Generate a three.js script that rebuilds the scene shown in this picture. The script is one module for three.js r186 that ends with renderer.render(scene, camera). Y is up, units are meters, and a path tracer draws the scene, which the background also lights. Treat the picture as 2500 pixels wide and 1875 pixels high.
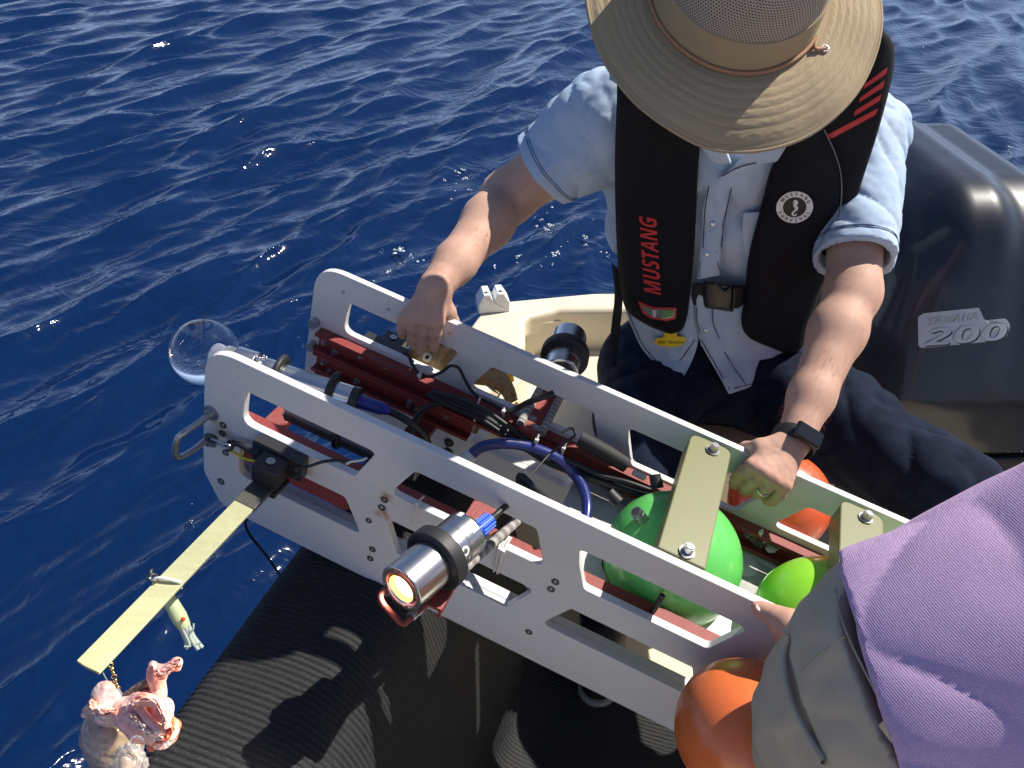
import * as THREE from 'three';
import { mergeGeometries, mergeVertices, toCreasedNormals } from 'three/addons/utils/BufferGeometryUtils.js';
import { RoundedBoxGeometry } from 'three/addons/geometries/RoundedBoxGeometry.js';
import { FontLoader } from 'three/addons/loaders/FontLoader.js';
import { createNoise3D } from 'simplex-noise';

// ---------------------------------------------------------------- camera, sky, sun, exposure
const scene = new THREE.Scene();
const CY = 2.1;                                    // lens height above the water
const PITCH = 35 * Math.PI / 180, FPX = 1931;      // focal length in pixels of the 2500 x 1875 picture
const camera = new THREE.PerspectiveCamera(2 * Math.atan(937.5 / FPX) * 180 / Math.PI, 4 / 3, 0.05, 6000);
camera.position.set(0, CY, 0);
camera.rotation.set(-PITCH, 0, 0);
const SUN = new THREE.Vector3(0.60, 0.76, -0.25).normalize();
const renderer = new THREE.WebGLRenderer({ antialias: true });
renderer.toneMapping = THREE.LinearToneMapping;
renderer.toneMappingExposure = 1.42;
renderer.shadowMap.enabled = true;
{
  const w = 512, h = 256, d = new Float32Array(w * h * 4);
  for (let j = 0; j < h; j++) for (let i = 0; i < w; i++) {
    const el = (j + 0.5) / h * Math.PI - Math.PI / 2, az = ((i + 0.5) / w - 0.5) * 2 * Math.PI;
    const dx = Math.cos(el) * Math.cos(az), dy = Math.sin(el), dz = Math.cos(el) * Math.sin(az);
    const y = Math.max(0, dy), t = Math.pow(1 - y, 4);
    const c = Math.max(0, dx * SUN.x + dy * SUN.y + dz * SUN.z);
    const glow = 0.12 * Math.pow(c, 5) + 0.5 * Math.pow(c, 60);
    const o = (j * w + i) * 4;
    d[o] = 0.045 + 0.44 * t + glow; d[o + 1] = 0.088 + 0.55 * t + glow; d[o + 2] = 0.20 + 0.72 * t + glow * 0.92; d[o + 3] = 1;
    if (dy < 0) { d[o] = 0.02; d[o + 1] = 0.05; d[o + 2] = 0.12; }
  }
  const sky = new THREE.DataTexture(d, w, h, THREE.RGBAFormat, THREE.FloatType);
  sky.mapping = THREE.EquirectangularReflectionMapping; sky.magFilter = THREE.LinearFilter; sky.needsUpdate = true;
  scene.background = sky; scene.environment = sky;
}
const sun = new THREE.DirectionalLight(new THREE.Color(1, 0.94, 0.84), 5);
sun.position.copy(SUN).multiplyScalar(12).add(new THREE.Vector3(0.3, 1, -1)); sun.target.position.set(0.3, 1, -1);
sun.castShadow = true; sun.shadow.mapSize.set(4096, 4096); sun.shadow.bias = -0.0004;
Object.assign(sun.shadow.camera, { left: -4, right: 4, top: 4, bottom: -4, near: 0.5, far: 30 });
scene.add(sun, sun.target);

// ---------------------------------------------------------------- helpers
const V = (x, y, z) => new THREE.Vector3(x, y, z);
let seed = 12345;
const rnd = () => { seed = (seed * 1664525 + 1013904223) >>> 0; return seed / 4294967296; };
const rr = (a, b) => a + (b - a) * rnd();
const noise3 = createNoise3D(rnd);
const fbm = (x, y, z, o = 4) => { let s = 0, a = 0.5; for (let i = 0; i < o; i++) { s += a * noise3(x, y, z); x = x * 2.03 + 7.1; y = y * 2.03 + 3.7; z = z * 2.03 + 1.3; a *= 0.5; } return s; };
const clamp = (x, a = 0, b = 1) => Math.min(b, Math.max(a, x));
const lerp = (a, b, t) => a + (b - a) * t;
const smooth = (a, b, x) => { const t = clamp((x - a) / (b - a)); return t * t * (3 - 2 * t); };
const cP = Math.cos(PITCH), sP = Math.sin(PITCH);
// camera-frame vector (right, down, forward) -> world direction
const camDir = (a, b, c) => V(a, -cP * b - sP * c, sP * b - cP * c);
// a pixel of the photograph and its depth along the lens axis -> world point
const P = (px, py, c) => camDir((px - 1250) / FPX * c, (py - 937.5) / FPX * c, c).add(camera.position);
const onY = (px, py, y) => { const d = camDir((px - 1250) / FPX, (py - 937.5) / FPX, 1); return d.multiplyScalar((y - CY) / d.y).add(camera.position); };
const onZ = (px, py, z) => { const d = camDir((px - 1250) / FPX, (py - 937.5) / FPX, 1); return d.multiplyScalar(z / d.z).add(camera.position); };
const R3 = (x, y, z) => V(x, y + CY, z);            // point given relative to the lens
// the lander's own frame: u along its length, v down, w from the near panel to the far one (metres)
const LU = V(0.9043, -0.2555, 0.3420), LV = V(-0.2487, -0.9664, -0.0643), LW = V(0.3470, -0.0269, -0.9375);
const LQ = new THREE.Quaternion().setFromRotationMatrix(new THREE.Matrix4().makeBasis(LU, LV, V(0, 0, 0).crossVectors(LU, LV)));
const LO = R3(-0.37944, -0.57466, -0.88675);
const L = (u, v, w) => V(u, v, w).applyQuaternion(LQ).add(LO);
const LQI = LQ.clone().invert();
const toL = (p) => p.clone().sub(LO).applyQuaternion(LQI);
// pixel -> lander coordinates on a plane u|v|w = value
const onL = (px, py, ax, val) => {
  const o = toL(camera.position), d = camDir((px - 1250) / FPX, (py - 937.5) / FPX, 1).applyQuaternion(LQI);
  return o.add(d.multiplyScalar((val - o[ax]) / d[ax])).setComponent('xyz'.indexOf(ax), val);
};
const sphereHit = (px, py, c, r) => {              // where a pixel's ray meets a sphere, world
  const d = camDir((px - 1250) / FPX, (py - 937.5) / FPX, 1).normalize(), oc = camera.position.clone().sub(c);
  const b = oc.dot(d), q = b * b - (oc.lengthSq() - r * r);
  return camera.position.clone().add(d.multiplyScalar(-b - Math.sqrt(Math.max(0, q))));
};
const taken = {};
function numbered(n) { if (!(n in taken)) { taken[n] = 0; return n; } taken[n]++; return n + '_' + String(taken[n]).padStart(3, '0'); }
function thing(name, label, category, pos, quat, group) {
  const g = new THREE.Group(); g.name = numbered(name); g.userData = { label, category };
  if (group) g.userData.group = group;
  if (pos) g.position.copy(pos); if (quat) g.quaternion.copy(quat);
  scene.add(g); return g;
}
function part(name, geo, m, parent, label) {
  const o = new THREE.Mesh(Array.isArray(geo) ? merge(geo) : geo, m); o.name = name; o.castShadow = o.receiveShadow = true;
  if (label) o.userData.label = label; parent.add(o); return o;
}
function merge(gs) {
  const a = gs.map((g) => { g = g.index ? g.toNonIndexed() : g; for (const k of Object.keys(g.attributes)) if (!['position', 'normal', 'uv'].includes(k)) g.deleteAttribute(k); if (!g.attributes.uv) g.setAttribute('uv', new THREE.BufferAttribute(new Float32Array(g.attributes.position.count * 2), 2)); return g; });
  return mergeGeometries(a);
}
const col = (r, g, b) => new THREE.Color().setRGB(r, g, b);
function mat(r, g, b, rough = 0.6, o = {}) { return new THREE.MeshPhysicalMaterial({ color: col(r, g, b), roughness: rough, side: THREE.DoubleSide, ...o }); }
function box(x0, x1, y0, y1, z0, z1, r = 0) {
  const w = Math.abs(x1 - x0), h = Math.abs(y1 - y0), d = Math.abs(z1 - z0);
  const g = r ? new RoundedBoxGeometry(w, h, d, 2, r) : new THREE.BoxGeometry(w, h, d);
  return g.translate((x0 + x1) / 2, (y0 + y1) / 2, (z0 + z1) / 2);
}
function tube(pts, r, seg = 40, rs = 8, closed = false) { return new THREE.TubeGeometry(new THREE.CatmullRomCurve3(pts, closed, 'centripetal'), seg, r, rs, closed); }
function capsule(a, b, r, rs = 12) { return cyl(a, b, r, r, rs); }
function cyl(a, b, ra, rb, rs = 20, open = false) {
  const d = b.clone().sub(a), g = new THREE.CylinderGeometry(rb, ra, d.length(), rs, 1, open);
  g.applyQuaternion(new THREE.Quaternion().setFromUnitVectors(V(0, 1, 0), d.clone().normalize()));
  return g.translate((a.x + b.x) / 2, (a.y + b.y) / 2, (a.z + b.z) / 2);
}
function lathe(a, dir, prof, rs = 48) {            // prof: [radius, distance along dir]
  const g = new THREE.LatheGeometry(prof.map(([r, y]) => new THREE.Vector2(r, y)), rs);
  g.applyQuaternion(new THREE.Quaternion().setFromUnitVectors(V(0, 1, 0), dir.clone().normalize()));
  return g.translate(a.x, a.y, a.z);
}
function hexHead(a, dir, r, h) {                   // bolt head with washer
  const d = dir.clone().normalize(), q = (t) => a.clone().addScaledVector(d, t);
  return merge([cyl(q(0), q(h * 0.25), r * 1.45, r * 1.45, 20), cyl(q(h * 0.25), q(h), r, r * 0.97, 6), cyl(q(h), q(h * 1.12), r * 0.8, r * 0.72, 16)]);
}
function screwHead(a, dir, r) {                    // flat head with a cross recess
  const d = dir.clone().normalize(), s = new THREE.Shape().absarc(0, 0, r, 0, Math.PI * 2);
  const k = r * 0.62, t = r * 0.13, hole = new THREE.Path();
  [[t, t], [k, t], [k, -t], [t, -t], [t, -k], [-t, -k], [-t, -t], [-k, -t], [-k, t], [-t, t], [-t, k], [t, k]].forEach(([x, y], i) => i ? hole.lineTo(x, y) : hole.moveTo(x, y));
  s.holes.push(hole);
  const g = new THREE.ExtrudeGeometry(s, { depth: 0.0012, bevelEnabled: false, curveSegments: 20 });
  const b = new THREE.CircleGeometry(r * 0.9, 20).translate(0, 0, 0.0002);
  const o = merge([g, b]).applyQuaternion(new THREE.Quaternion().setFromUnitVectors(V(0, 0, 1), d));
  return o.translate(a.x, a.y, a.z);
}
function roundPoly(pts, r, T = THREE.Path) {
  const p = new T(), n = pts.length, R = (i) => Array.isArray(r) ? r[i] : r;
  for (let i = 0; i < n; i++) {
    const a = new THREE.Vector2(...pts[(i + n - 1) % n]), b = new THREE.Vector2(...pts[i]), c = new THREE.Vector2(...pts[(i + 1) % n]);
    const da = a.clone().sub(b), dc = c.clone().sub(b), k = Math.min(R(i) / Math.tan(Math.acos(clamp(da.clone().normalize().dot(dc.clone().normalize()), -0.999, 0.999)) / 2), da.length() * 0.48, dc.length() * 0.48);
    const s = b.clone().addScaledVector(da.normalize(), k), e = b.clone().addScaledVector(dc.normalize(), k);
    if (i === 0) p.moveTo(s.x, s.y); else p.lineTo(s.x, s.y);
    p.quadraticCurveTo(b.x, b.y, e.x, e.y);
  }
  p.closePath(); return p;
}
function slab(pts, r, depth, holes = [], bevel = 0.0012) {
  const s = roundPoly(pts, r, THREE.Shape); for (const h of holes) s.holes.push(h);
  const g = new THREE.ExtrudeGeometry(s, { depth: depth - 2 * bevel, bevelEnabled: bevel > 0, bevelThickness: bevel, bevelSize: bevel, bevelOffset: -bevel, bevelSegments: 2, curveSegments: 8 });
  return g.translate(0, 0, bevel);
}
// surface nets over a signed distance field, with empty blocks skipped
function meshSDF(f, lo, hi, h) {
  const n = [0, 1, 2].map((k) => Math.ceil((hi.getComponent(k) - lo.getComponent(k)) / h) + 2), [nx, ny, nz] = n;
  const val = new Float32Array(nx * ny * nz), B = 8, bd = h * B * 0.87 * 1.25;
  for (let bz = 0; bz < nz; bz += B) for (let by = 0; by < ny; by += B) for (let bx = 0; bx < nx; bx += B) {
    const c = f(lo.x + (bx + B / 2 - 0.5) * h, lo.y + (by + B / 2 - 0.5) * h, lo.z + (bz + B / 2 - 0.5) * h), skip = Math.abs(c) > bd;
    for (let z = bz; z < Math.min(nz, bz + B); z++) for (let y = by; y < Math.min(ny, by + B); y++) for (let x = bx; x < Math.min(nx, bx + B); x++)
      val[x + nx * (y + ny * z)] = skip ? c : f(lo.x + x * h, lo.y + y * h, lo.z + z * h);
  }
  const idx = new Int32Array(nx * ny * nz).fill(-1), pos = [], ind = [];
  const co = [[0, 0, 0], [1, 0, 0], [0, 1, 0], [1, 1, 0], [0, 0, 1], [1, 0, 1], [0, 1, 1], [1, 1, 1]], ed = [[0, 1], [2, 3], [4, 5], [6, 7], [0, 2], [1, 3], [4, 6], [5, 7], [0, 4], [1, 5], [2, 6], [3, 7]];
  const g8 = new Float32Array(8);
  for (let z = 0; z < nz - 1; z++) for (let y = 0; y < ny - 1; y++) for (let x = 0; x < nx - 1; x++) {
    let m = 0; for (let k = 0; k < 8; k++) { const v = val[x + co[k][0] + nx * (y + co[k][1] + ny * (z + co[k][2]))]; g8[k] = v; if (v < 0) m |= 1 << k; }
    if (m === 0 || m === 255) continue;
    let sx = 0, sy = 0, sz = 0, c = 0;
    for (const [a, b] of ed) { const va = g8[a], vb = g8[b]; if ((va < 0) === (vb < 0)) continue; const t = va / (va - vb); sx += lerp(co[a][0], co[b][0], t); sy += lerp(co[a][1], co[b][1], t); sz += lerp(co[a][2], co[b][2], t); c++; }
    idx[x + nx * (y + ny * z)] = pos.length / 3; pos.push(lo.x + (x + sx / c) * h, lo.y + (y + sy / c) * h, lo.z + (z + sz / c) * h);
  }
  const q = (a, b, c, d, flip) => { if (a < 0 || b < 0 || c < 0 || d < 0) return; if (!flip) ind.push(a, c, b, a, d, c); else ind.push(a, b, c, a, c, d); };
  for (let z = 1; z < nz - 1; z++) for (let y = 1; y < ny - 1; y++) for (let x = 1; x < nx - 1; x++) {
    const i = x + nx * (y + ny * z), s = val[i] < 0;
    if (s !== (val[i + 1] < 0)) q(idx[i], idx[i - nx], idx[i - nx - nx * ny], idx[i - nx * ny], s);
    if (s !== (val[i + nx] < 0)) q(idx[i], idx[i - nx * ny], idx[i - 1 - nx * ny], idx[i - 1], s);
    if (s !== (val[i + nx * ny] < 0)) q(idx[i], idx[i - 1], idx[i - 1 - nx], idx[i - nx], s);
  }
  const geo = new THREE.BufferGeometry(), N = new Float32Array(pos.length), e = h * 0.5;
  for (let i = 0; i < pos.length; i += 3) {
    const [x, y, z] = [pos[i], pos[i + 1], pos[i + 2]];
    const gx = f(x + e, y, z) - f(x - e, y, z), gy = f(x, y + e, z) - f(x, y - e, z), gz = f(x, y, z + e) - f(x, y, z - e), l = Math.hypot(gx, gy, gz) || 1;
    N[i] = gx / l; N[i + 1] = gy / l; N[i + 2] = gz / l;
  }
  geo.setAttribute('position', new THREE.Float32BufferAttribute(pos, 3)); geo.setAttribute('normal', new THREE.BufferAttribute(N, 3));
  geo.setAttribute('uv', new THREE.BufferAttribute(new Float32Array(pos.length / 3 * 2), 2)); geo.setIndex(ind);
  return geo;
}
const smin = (a, b, k) => { const h = Math.max(k - Math.abs(a - b), 0) / k; return Math.min(a, b) - h * h * k * 0.25; };
function bone(a, b, ra, rb) {                      // distance to a tapered capsule
  const dx = b.x - a.x, dy = b.y - a.y, dz = b.z - a.z, l2 = dx * dx + dy * dy + dz * dz;
  return (x, y, z) => { const t = clamp(((x - a.x) * dx + (y - a.y) * dy + (z - a.z) * dz) / l2); return Math.hypot(x - a.x - dx * t, y - a.y - dy * t, z - a.z - dz * t) - ra - (rb - ra) * t; };
}
function ellip(c, q, rx, ry, rz) {                 // rotated ellipsoid, approximate distance
  const qi = q.clone().invert(), v = new THREE.Vector3();
  return (x, y, z) => { v.set(x - c.x, y - c.y, z - c.z).applyQuaternion(qi); const k0 = Math.hypot(v.x / rx, v.y / ry, v.z / rz), k1 = Math.hypot(v.x / rx / rx, v.y / ry / ry, v.z / rz / rz); return k1 > 1e-9 ? k0 * (k0 - 1) / k1 : -Math.min(rx, ry, rz); };
}
function paint(geo, fn) {                          // vertex colours = variation of the material itself
  const p = geo.attributes.position, c = new Float32Array(p.count * 3), o = new THREE.Color();
  for (let i = 0; i < p.count; i++) { fn(p.getX(i), p.getY(i), p.getZ(i), o, i); c[3 * i] = o.r; c[3 * i + 1] = o.g; c[3 * i + 2] = o.b; }
  geo.setAttribute('color', new THREE.BufferAttribute(c, 3)); return geo;
}
function grid(nu, nv, fn) {                        // parametric sheet: fn(s, t) -> Vector3
  const pos = [], uv = [], ind = [];
  for (let j = 0; j <= nv; j++) for (let i = 0; i <= nu; i++) { const p = fn(i / nu, j / nv); pos.push(p.x, p.y, p.z); uv.push(i / nu, j / nv); }
  for (let j = 0; j < nv; j++) for (let i = 0; i < nu; i++) { const a = j * (nu + 1) + i; ind.push(a, a + 1, a + nu + 2, a, a + nu + 2, a + nu + 1); }
  const g = new THREE.BufferGeometry(); g.setAttribute('position', new THREE.Float32BufferAttribute(pos, 3)); g.setAttribute('uv', new THREE.Float32BufferAttribute(uv, 2)); g.setIndex(ind); g.computeVertexNormals(); return g;
}
function curve(pts) { return new THREE.CatmullRomCurve3(pts, false, 'centripetal'); }
function canvasTex(w, h, draw, srgb = true) {
  const c = document.createElement('canvas'); c.width = w; c.height = h; draw(c.getContext('2d'), w, h);
  const t = new THREE.CanvasTexture(c); if (srgb) t.colorSpace = THREE.SRGBColorSpace; t.anisotropy = 4; return t;
}
function noiseTex(n, fn, srgb = false, ch = 1) {   // periodic-free data texture; fn(x, y) in 0..1 -> value or [r,g,b]
  const d = new Uint8Array(n * n * 4);
  for (let j = 0; j < n; j++) for (let i = 0; i < n; i++) { const v = fn(i / n, j / n), o = (j * n + i) * 4; for (let k = 0; k < 3; k++) d[o + k] = clamp(Array.isArray(v) ? v[k] : v) * 255; d[o + 3] = 255; }
  const t = new THREE.DataTexture(d, n, n); t.wrapS = t.wrapT = THREE.RepeatWrapping; t.magFilter = THREE.LinearFilter; t.minFilter = THREE.LinearMipmapLinearFilter; t.generateMipmaps = true; if (srgb) t.colorSpace = THREE.SRGBColorSpace; t.needsUpdate = true; return t;
}
const tileN = (x, y, f, z = 0) => { const a = x * 2 * Math.PI, b = y * 2 * Math.PI, r = f / (2 * Math.PI); return noise3(Math.cos(a) * r + z, Math.sin(a) * r + Math.cos(b) * r * 1.7, Math.sin(b) * r * 1.7 - z); };
function planarUV(geo, a, b, s = 1) { const p = geo.attributes.position, uv = new Float32Array(p.count * 2); for (let i = 0; i < p.count; i++) { const v = V(p.getX(i), p.getY(i), p.getZ(i)); uv[2 * i] = v.dot(a) * s; uv[2 * i + 1] = v.dot(b) * s; } geo.setAttribute('uv', new THREE.BufferAttribute(uv, 2)); return geo; }
const font = await new FontLoader().loadAsync('fonts/droid/droid_sans_bold.typeface.json');
function textShapes(s, size) { return new THREE.ShapeGeometry(font.generateShapes(s, size), 5); }
function mapGeo(geo, fn) { const p = geo.attributes.position; for (let i = 0; i < p.count; i++) { const q = fn(p.getX(i), p.getY(i), p.getZ(i)); p.setXYZ(i, q.x, q.y, q.z); } geo.computeVertexNormals(); return geo; }

// ---------------------------------------------------------------- shared materials
const steel = mat(0.55, 0.55, 0.56, 0.28, { metalness: 1 });
const galv = mat(0.42, 0.43, 0.45, 0.5, { metalness: 1 });
const darkSteel = mat(0.16, 0.15, 0.14, 0.45, { metalness: 0.9 });
const blackRubber = mat(0.018, 0.018, 0.02, 0.55);
const blackPlastic = mat(0.022, 0.022, 0.024, 0.38);
const cableBlack = mat(0.014, 0.014, 0.016, 0.5);
const tieWhite = mat(0.72, 0.72, 0.68, 0.4, { transmission: 0.15 });
// ---------------------------------------------------------------- the sea
{
  const waves = [];
  { const N = 64; for (let i = 0; i < N; i++) {
    const lam = 2.6 * Math.pow(0.07 / 2.6, i / (N - 1)), k = 2 * Math.PI / lam;
    const th = Math.PI * 0.17 + (rnd() + rnd() - 1) * (0.66 + 0.4 * i / N);      // crests run up to the right
    const steep = lam > 1.4 ? 0.026 : lam > 0.7 ? 0.054 : lam > 0.18 ? 0.074 : 0.056;
    waves.push([Math.cos(th) * k, Math.sin(th) * k, steep / k * rr(0.6, 1.3), rnd() * 7, lam]);
  } }
  const angs = [], front = 960, back = 90, half = 62 * Math.PI / 180;
  for (let i = 0; i < front; i++) angs.push(-half + 2 * half * i / front);
  for (let i = 0; i < back; i++) angs.push(half + (2 * Math.PI - 2 * half) * i / back);
  const rad = []; let r = 0.55; while (r < 45) { rad.push(r); r *= 1.0047; } while (r < 4000) { rad.push(r); r *= 1.12; }
  const na = angs.length, nr = rad.length, pos = new Float32Array(na * nr * 3), uv = new Float32Array(na * nr * 2), ind = new Uint32Array(na * (nr - 1) * 6);
  let q = 0;
  for (let j = 0; j < nr; j++) {
    const R = rad[j], sp = R * 0.0047, act = waves.map((w) => clamp((w[4] / (R > 45 ? R * 0.12 : sp) - 3.2) / 2.5)), far = R > 200 ? 0 : 1;
    for (let i = 0; i < na; i++) {
      const x = R * Math.sin(angs[i]), z = -R * Math.cos(angs[i]), coarse = i < front ? 1 : 0.35; let y = 0, ox = 0, oz = 0;
      // gusts: the small waves come in patches
      const nz = [noise3(x * 0.6, 1, z * 0.6), noise3(x * 0.6, 11, z * 0.6), noise3(x * 0.75, 23, z * 0.75), noise3(x * 0.5, 37, z * 0.5)];
      const gust = 0.9 + 0.4 * noise3(x * 0.35, 3, z * 0.35);
      if (far) for (let n = 0; n < waves.length; n++) {
        const a = act[n]; if (!a) continue; const w = waves[n]; if (coarse < 1 && w[4] < 0.5) continue;
        const g = w[4] < 0.9 ? gust : 1, ph = w[0] * x + w[1] * z + w[3] + (w[4] < 1.2 ? 1.6 * nz[n & 3] : 0), s = Math.sin(ph), A = w[2] * a * g;
        y += A * s; const c = Math.cos(ph) * A * 1.0, kl = 2 * Math.PI / w[4]; ox += c * w[0] / kl; oz += c * w[1] / kl;
      }
      const o = (j * na + i) * 3; pos[o] = x + ox; pos[o + 1] = y; pos[o + 2] = z + oz;
      const wx = 0.25 * noise3(x * 0.7, 1, z * 0.7), wz = 0.25 * noise3(x * 0.7, 7, z * 0.7); uv[(j * na + i) * 2] = ((x + wx) * 0.75 + (z + wz) * 0.66) / 1.5; uv[(j * na + i) * 2 + 1] = ((x + wx) * 0.66 - (z + wz) * 0.75) / 1.9;
      if (j < nr - 1) { const i2 = (i + 1) % na, a = j * na + i, b = j * na + i2, c = a + na, d = b + na; ind[q++] = a; ind[q++] = b; ind[q++] = d; ind[q++] = a; ind[q++] = d; ind[q++] = c; }
    }
  }
  const g = new THREE.BufferGeometry(); g.setAttribute('position', new THREE.BufferAttribute(pos, 3)); g.setAttribute('uv', new THREE.BufferAttribute(uv, 2)); g.setIndex(new THREE.BufferAttribute(ind, 1)); g.computeVertexNormals();
  const ripple = noiseTex(1024, (x, y) => { let s = 0, a = 0.5, f = 5; for (let k = 0; k < 4; k++) { s += a * (1 - 1.6 * Math.abs(tileN(x, y, f, k * 3.1))); a *= 0.5; f *= 2; } return 0.3 + 0.5 * s; });
  const m = new THREE.MeshPhysicalMaterial({ color: col(0.0019, 0.0138, 0.061), roughness: 0.07, ior: 1.36, side: THREE.DoubleSide, bumpMap: ripple, bumpScale: 0.0075 });
  const o = new THREE.Mesh(g, m); o.name = 'sea'; o.userData = { kind: 'structure', label: 'deep blue choppy open sea', category: 'sea' }; o.receiveShadow = true; scene.add(o);

  // bubbles and scraps of foam drifting beside the stern
  const fg = [], ring = new THREE.IcosahedronGeometry(1, 1);
  const spots = [[1110, 450, 30, 60], [1150, 520, 40, 40], [1330, 620, 26, 40], [1345, 560, 34, 60], [1390, 500, 40, 30], [1290, 640, 20, 16], [1420, 430, 30, 22], [1000, 640, 50, 30], [960, 690, 60, 24], [1180, 610, 40, 18], [1440, 600, 40, 26], [480, 1280, 40, 8], [560, 1350, 60, 8], [740, 840, 20, 5], [2400, 200, 90, 14], [2280, 80, 70, 18], [2440, 330, 40, 14], [2330, 260, 60, 10], [1090, 790, 40, 12]];
  for (const [px, py, s, n] of spots) for (let i = 0; i < n * 0.22; i++) {
    const a = rnd() * 6.283, d = s * 1.7 * Math.pow(rnd(), 0.6), p = onY(px + Math.cos(a) * d * 0.8, py + Math.sin(a) * d, 0.0);
    const far = Math.hypot(p.x, p.z), R = rr(0.0014, 0.004) * (far > 4 ? 2 : 1) * (rnd() < 0.1 ? 1.6 : 1), k = rnd() < 0.2 ? 9 : 1 + Math.floor(rnd() * 4);
    for (let b = 0; b < k; b++) fg.push(ring.clone().scale(R * rr(0.6, 1), R * rr(0.4, 0.7), R * rr(0.6, 1)).translate(p.x + rr(-2.6, 2.6) * R, rr(0.0, 0.014), p.z + rr(-2.6, 2.6) * R));
  }
  const f = new THREE.Mesh(merge(fg), mat(0.75, 0.8, 0.84, 0.25, { transmission: 0.35 })); f.name = 'sea_foam'; f.userData = { kind: 'stuff', label: 'scattered white bubbles and foam scraps on the water by the stern', category: 'foam' }; scene.add(f);
}
// ---------------------------------------------------------------- the boat
const GDIR = V(0.319, 0, -0.948), GIN = V(0.948, 0, 0.319), GC = V(-0.06, 0, -1.70);   // port gunwale: aft direction, inward direction, stern corner
const gunwale = (z, n) => { const s = (z - GC.z) / GDIR.z; return V(GC.x + GDIR.x * s + GIN.x * n, 0, GC.z + GDIR.z * s + GIN.z * n); };
const DECK = -1.58, CAP = -0.945, BENCH = -1.06;
const gelcoat = new THREE.MeshPhysicalMaterial({ color: col(0.74, 0.66, 0.50), roughness: 0.38, side: THREE.DoubleSide, clearcoat: 0.25, clearcoatRoughness: 0.25,
  map: canvasTex(1024, 1024, (c, w, h) => { c.fillStyle = '#ffffff'; c.fillRect(0, 0, w, h); for (let i = 0; i < 700; i++) { const a = rr(0.004, 0.018), s = rr(2, 40); c.fillStyle = `rgba(${120 + rr(0, 40)},${105 + rr(0, 30)},80,${a})`; c.beginPath(); c.ellipse(rr(0, w), rr(0, h), s, s * rr(0.1, 0.6), rr(0, 3), 0, 7); c.fill(); } for (let i = 0; i < 260; i++) { c.fillStyle = `rgba(60,50,40,${rr(0.1, 0.45)})`; c.fillRect(rr(0, w), rr(0, h), rr(0.6, 2.4), rr(0.6, 2.4)); } for (let i = 0; i < 120; i++) { c.strokeStyle = `rgba(90,80,60,${rr(0.05, 0.2)})`; c.lineWidth = rr(0.4, 1.2); c.beginPath(); const x = rr(0, w), y = rr(0, h); c.moveTo(x, y); c.lineTo(x + rr(-30, 30), y + rr(-30, 30)); c.stroke(); } }) });
gelcoat.map.wrapS = gelcoat.map.wrapT = THREE.RepeatWrapping; gelcoat.map.repeat.set(1.1, 1.1);
const boat = thing('boat', 'cream fibreglass motor boat with a low transom', 'boat');
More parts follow.
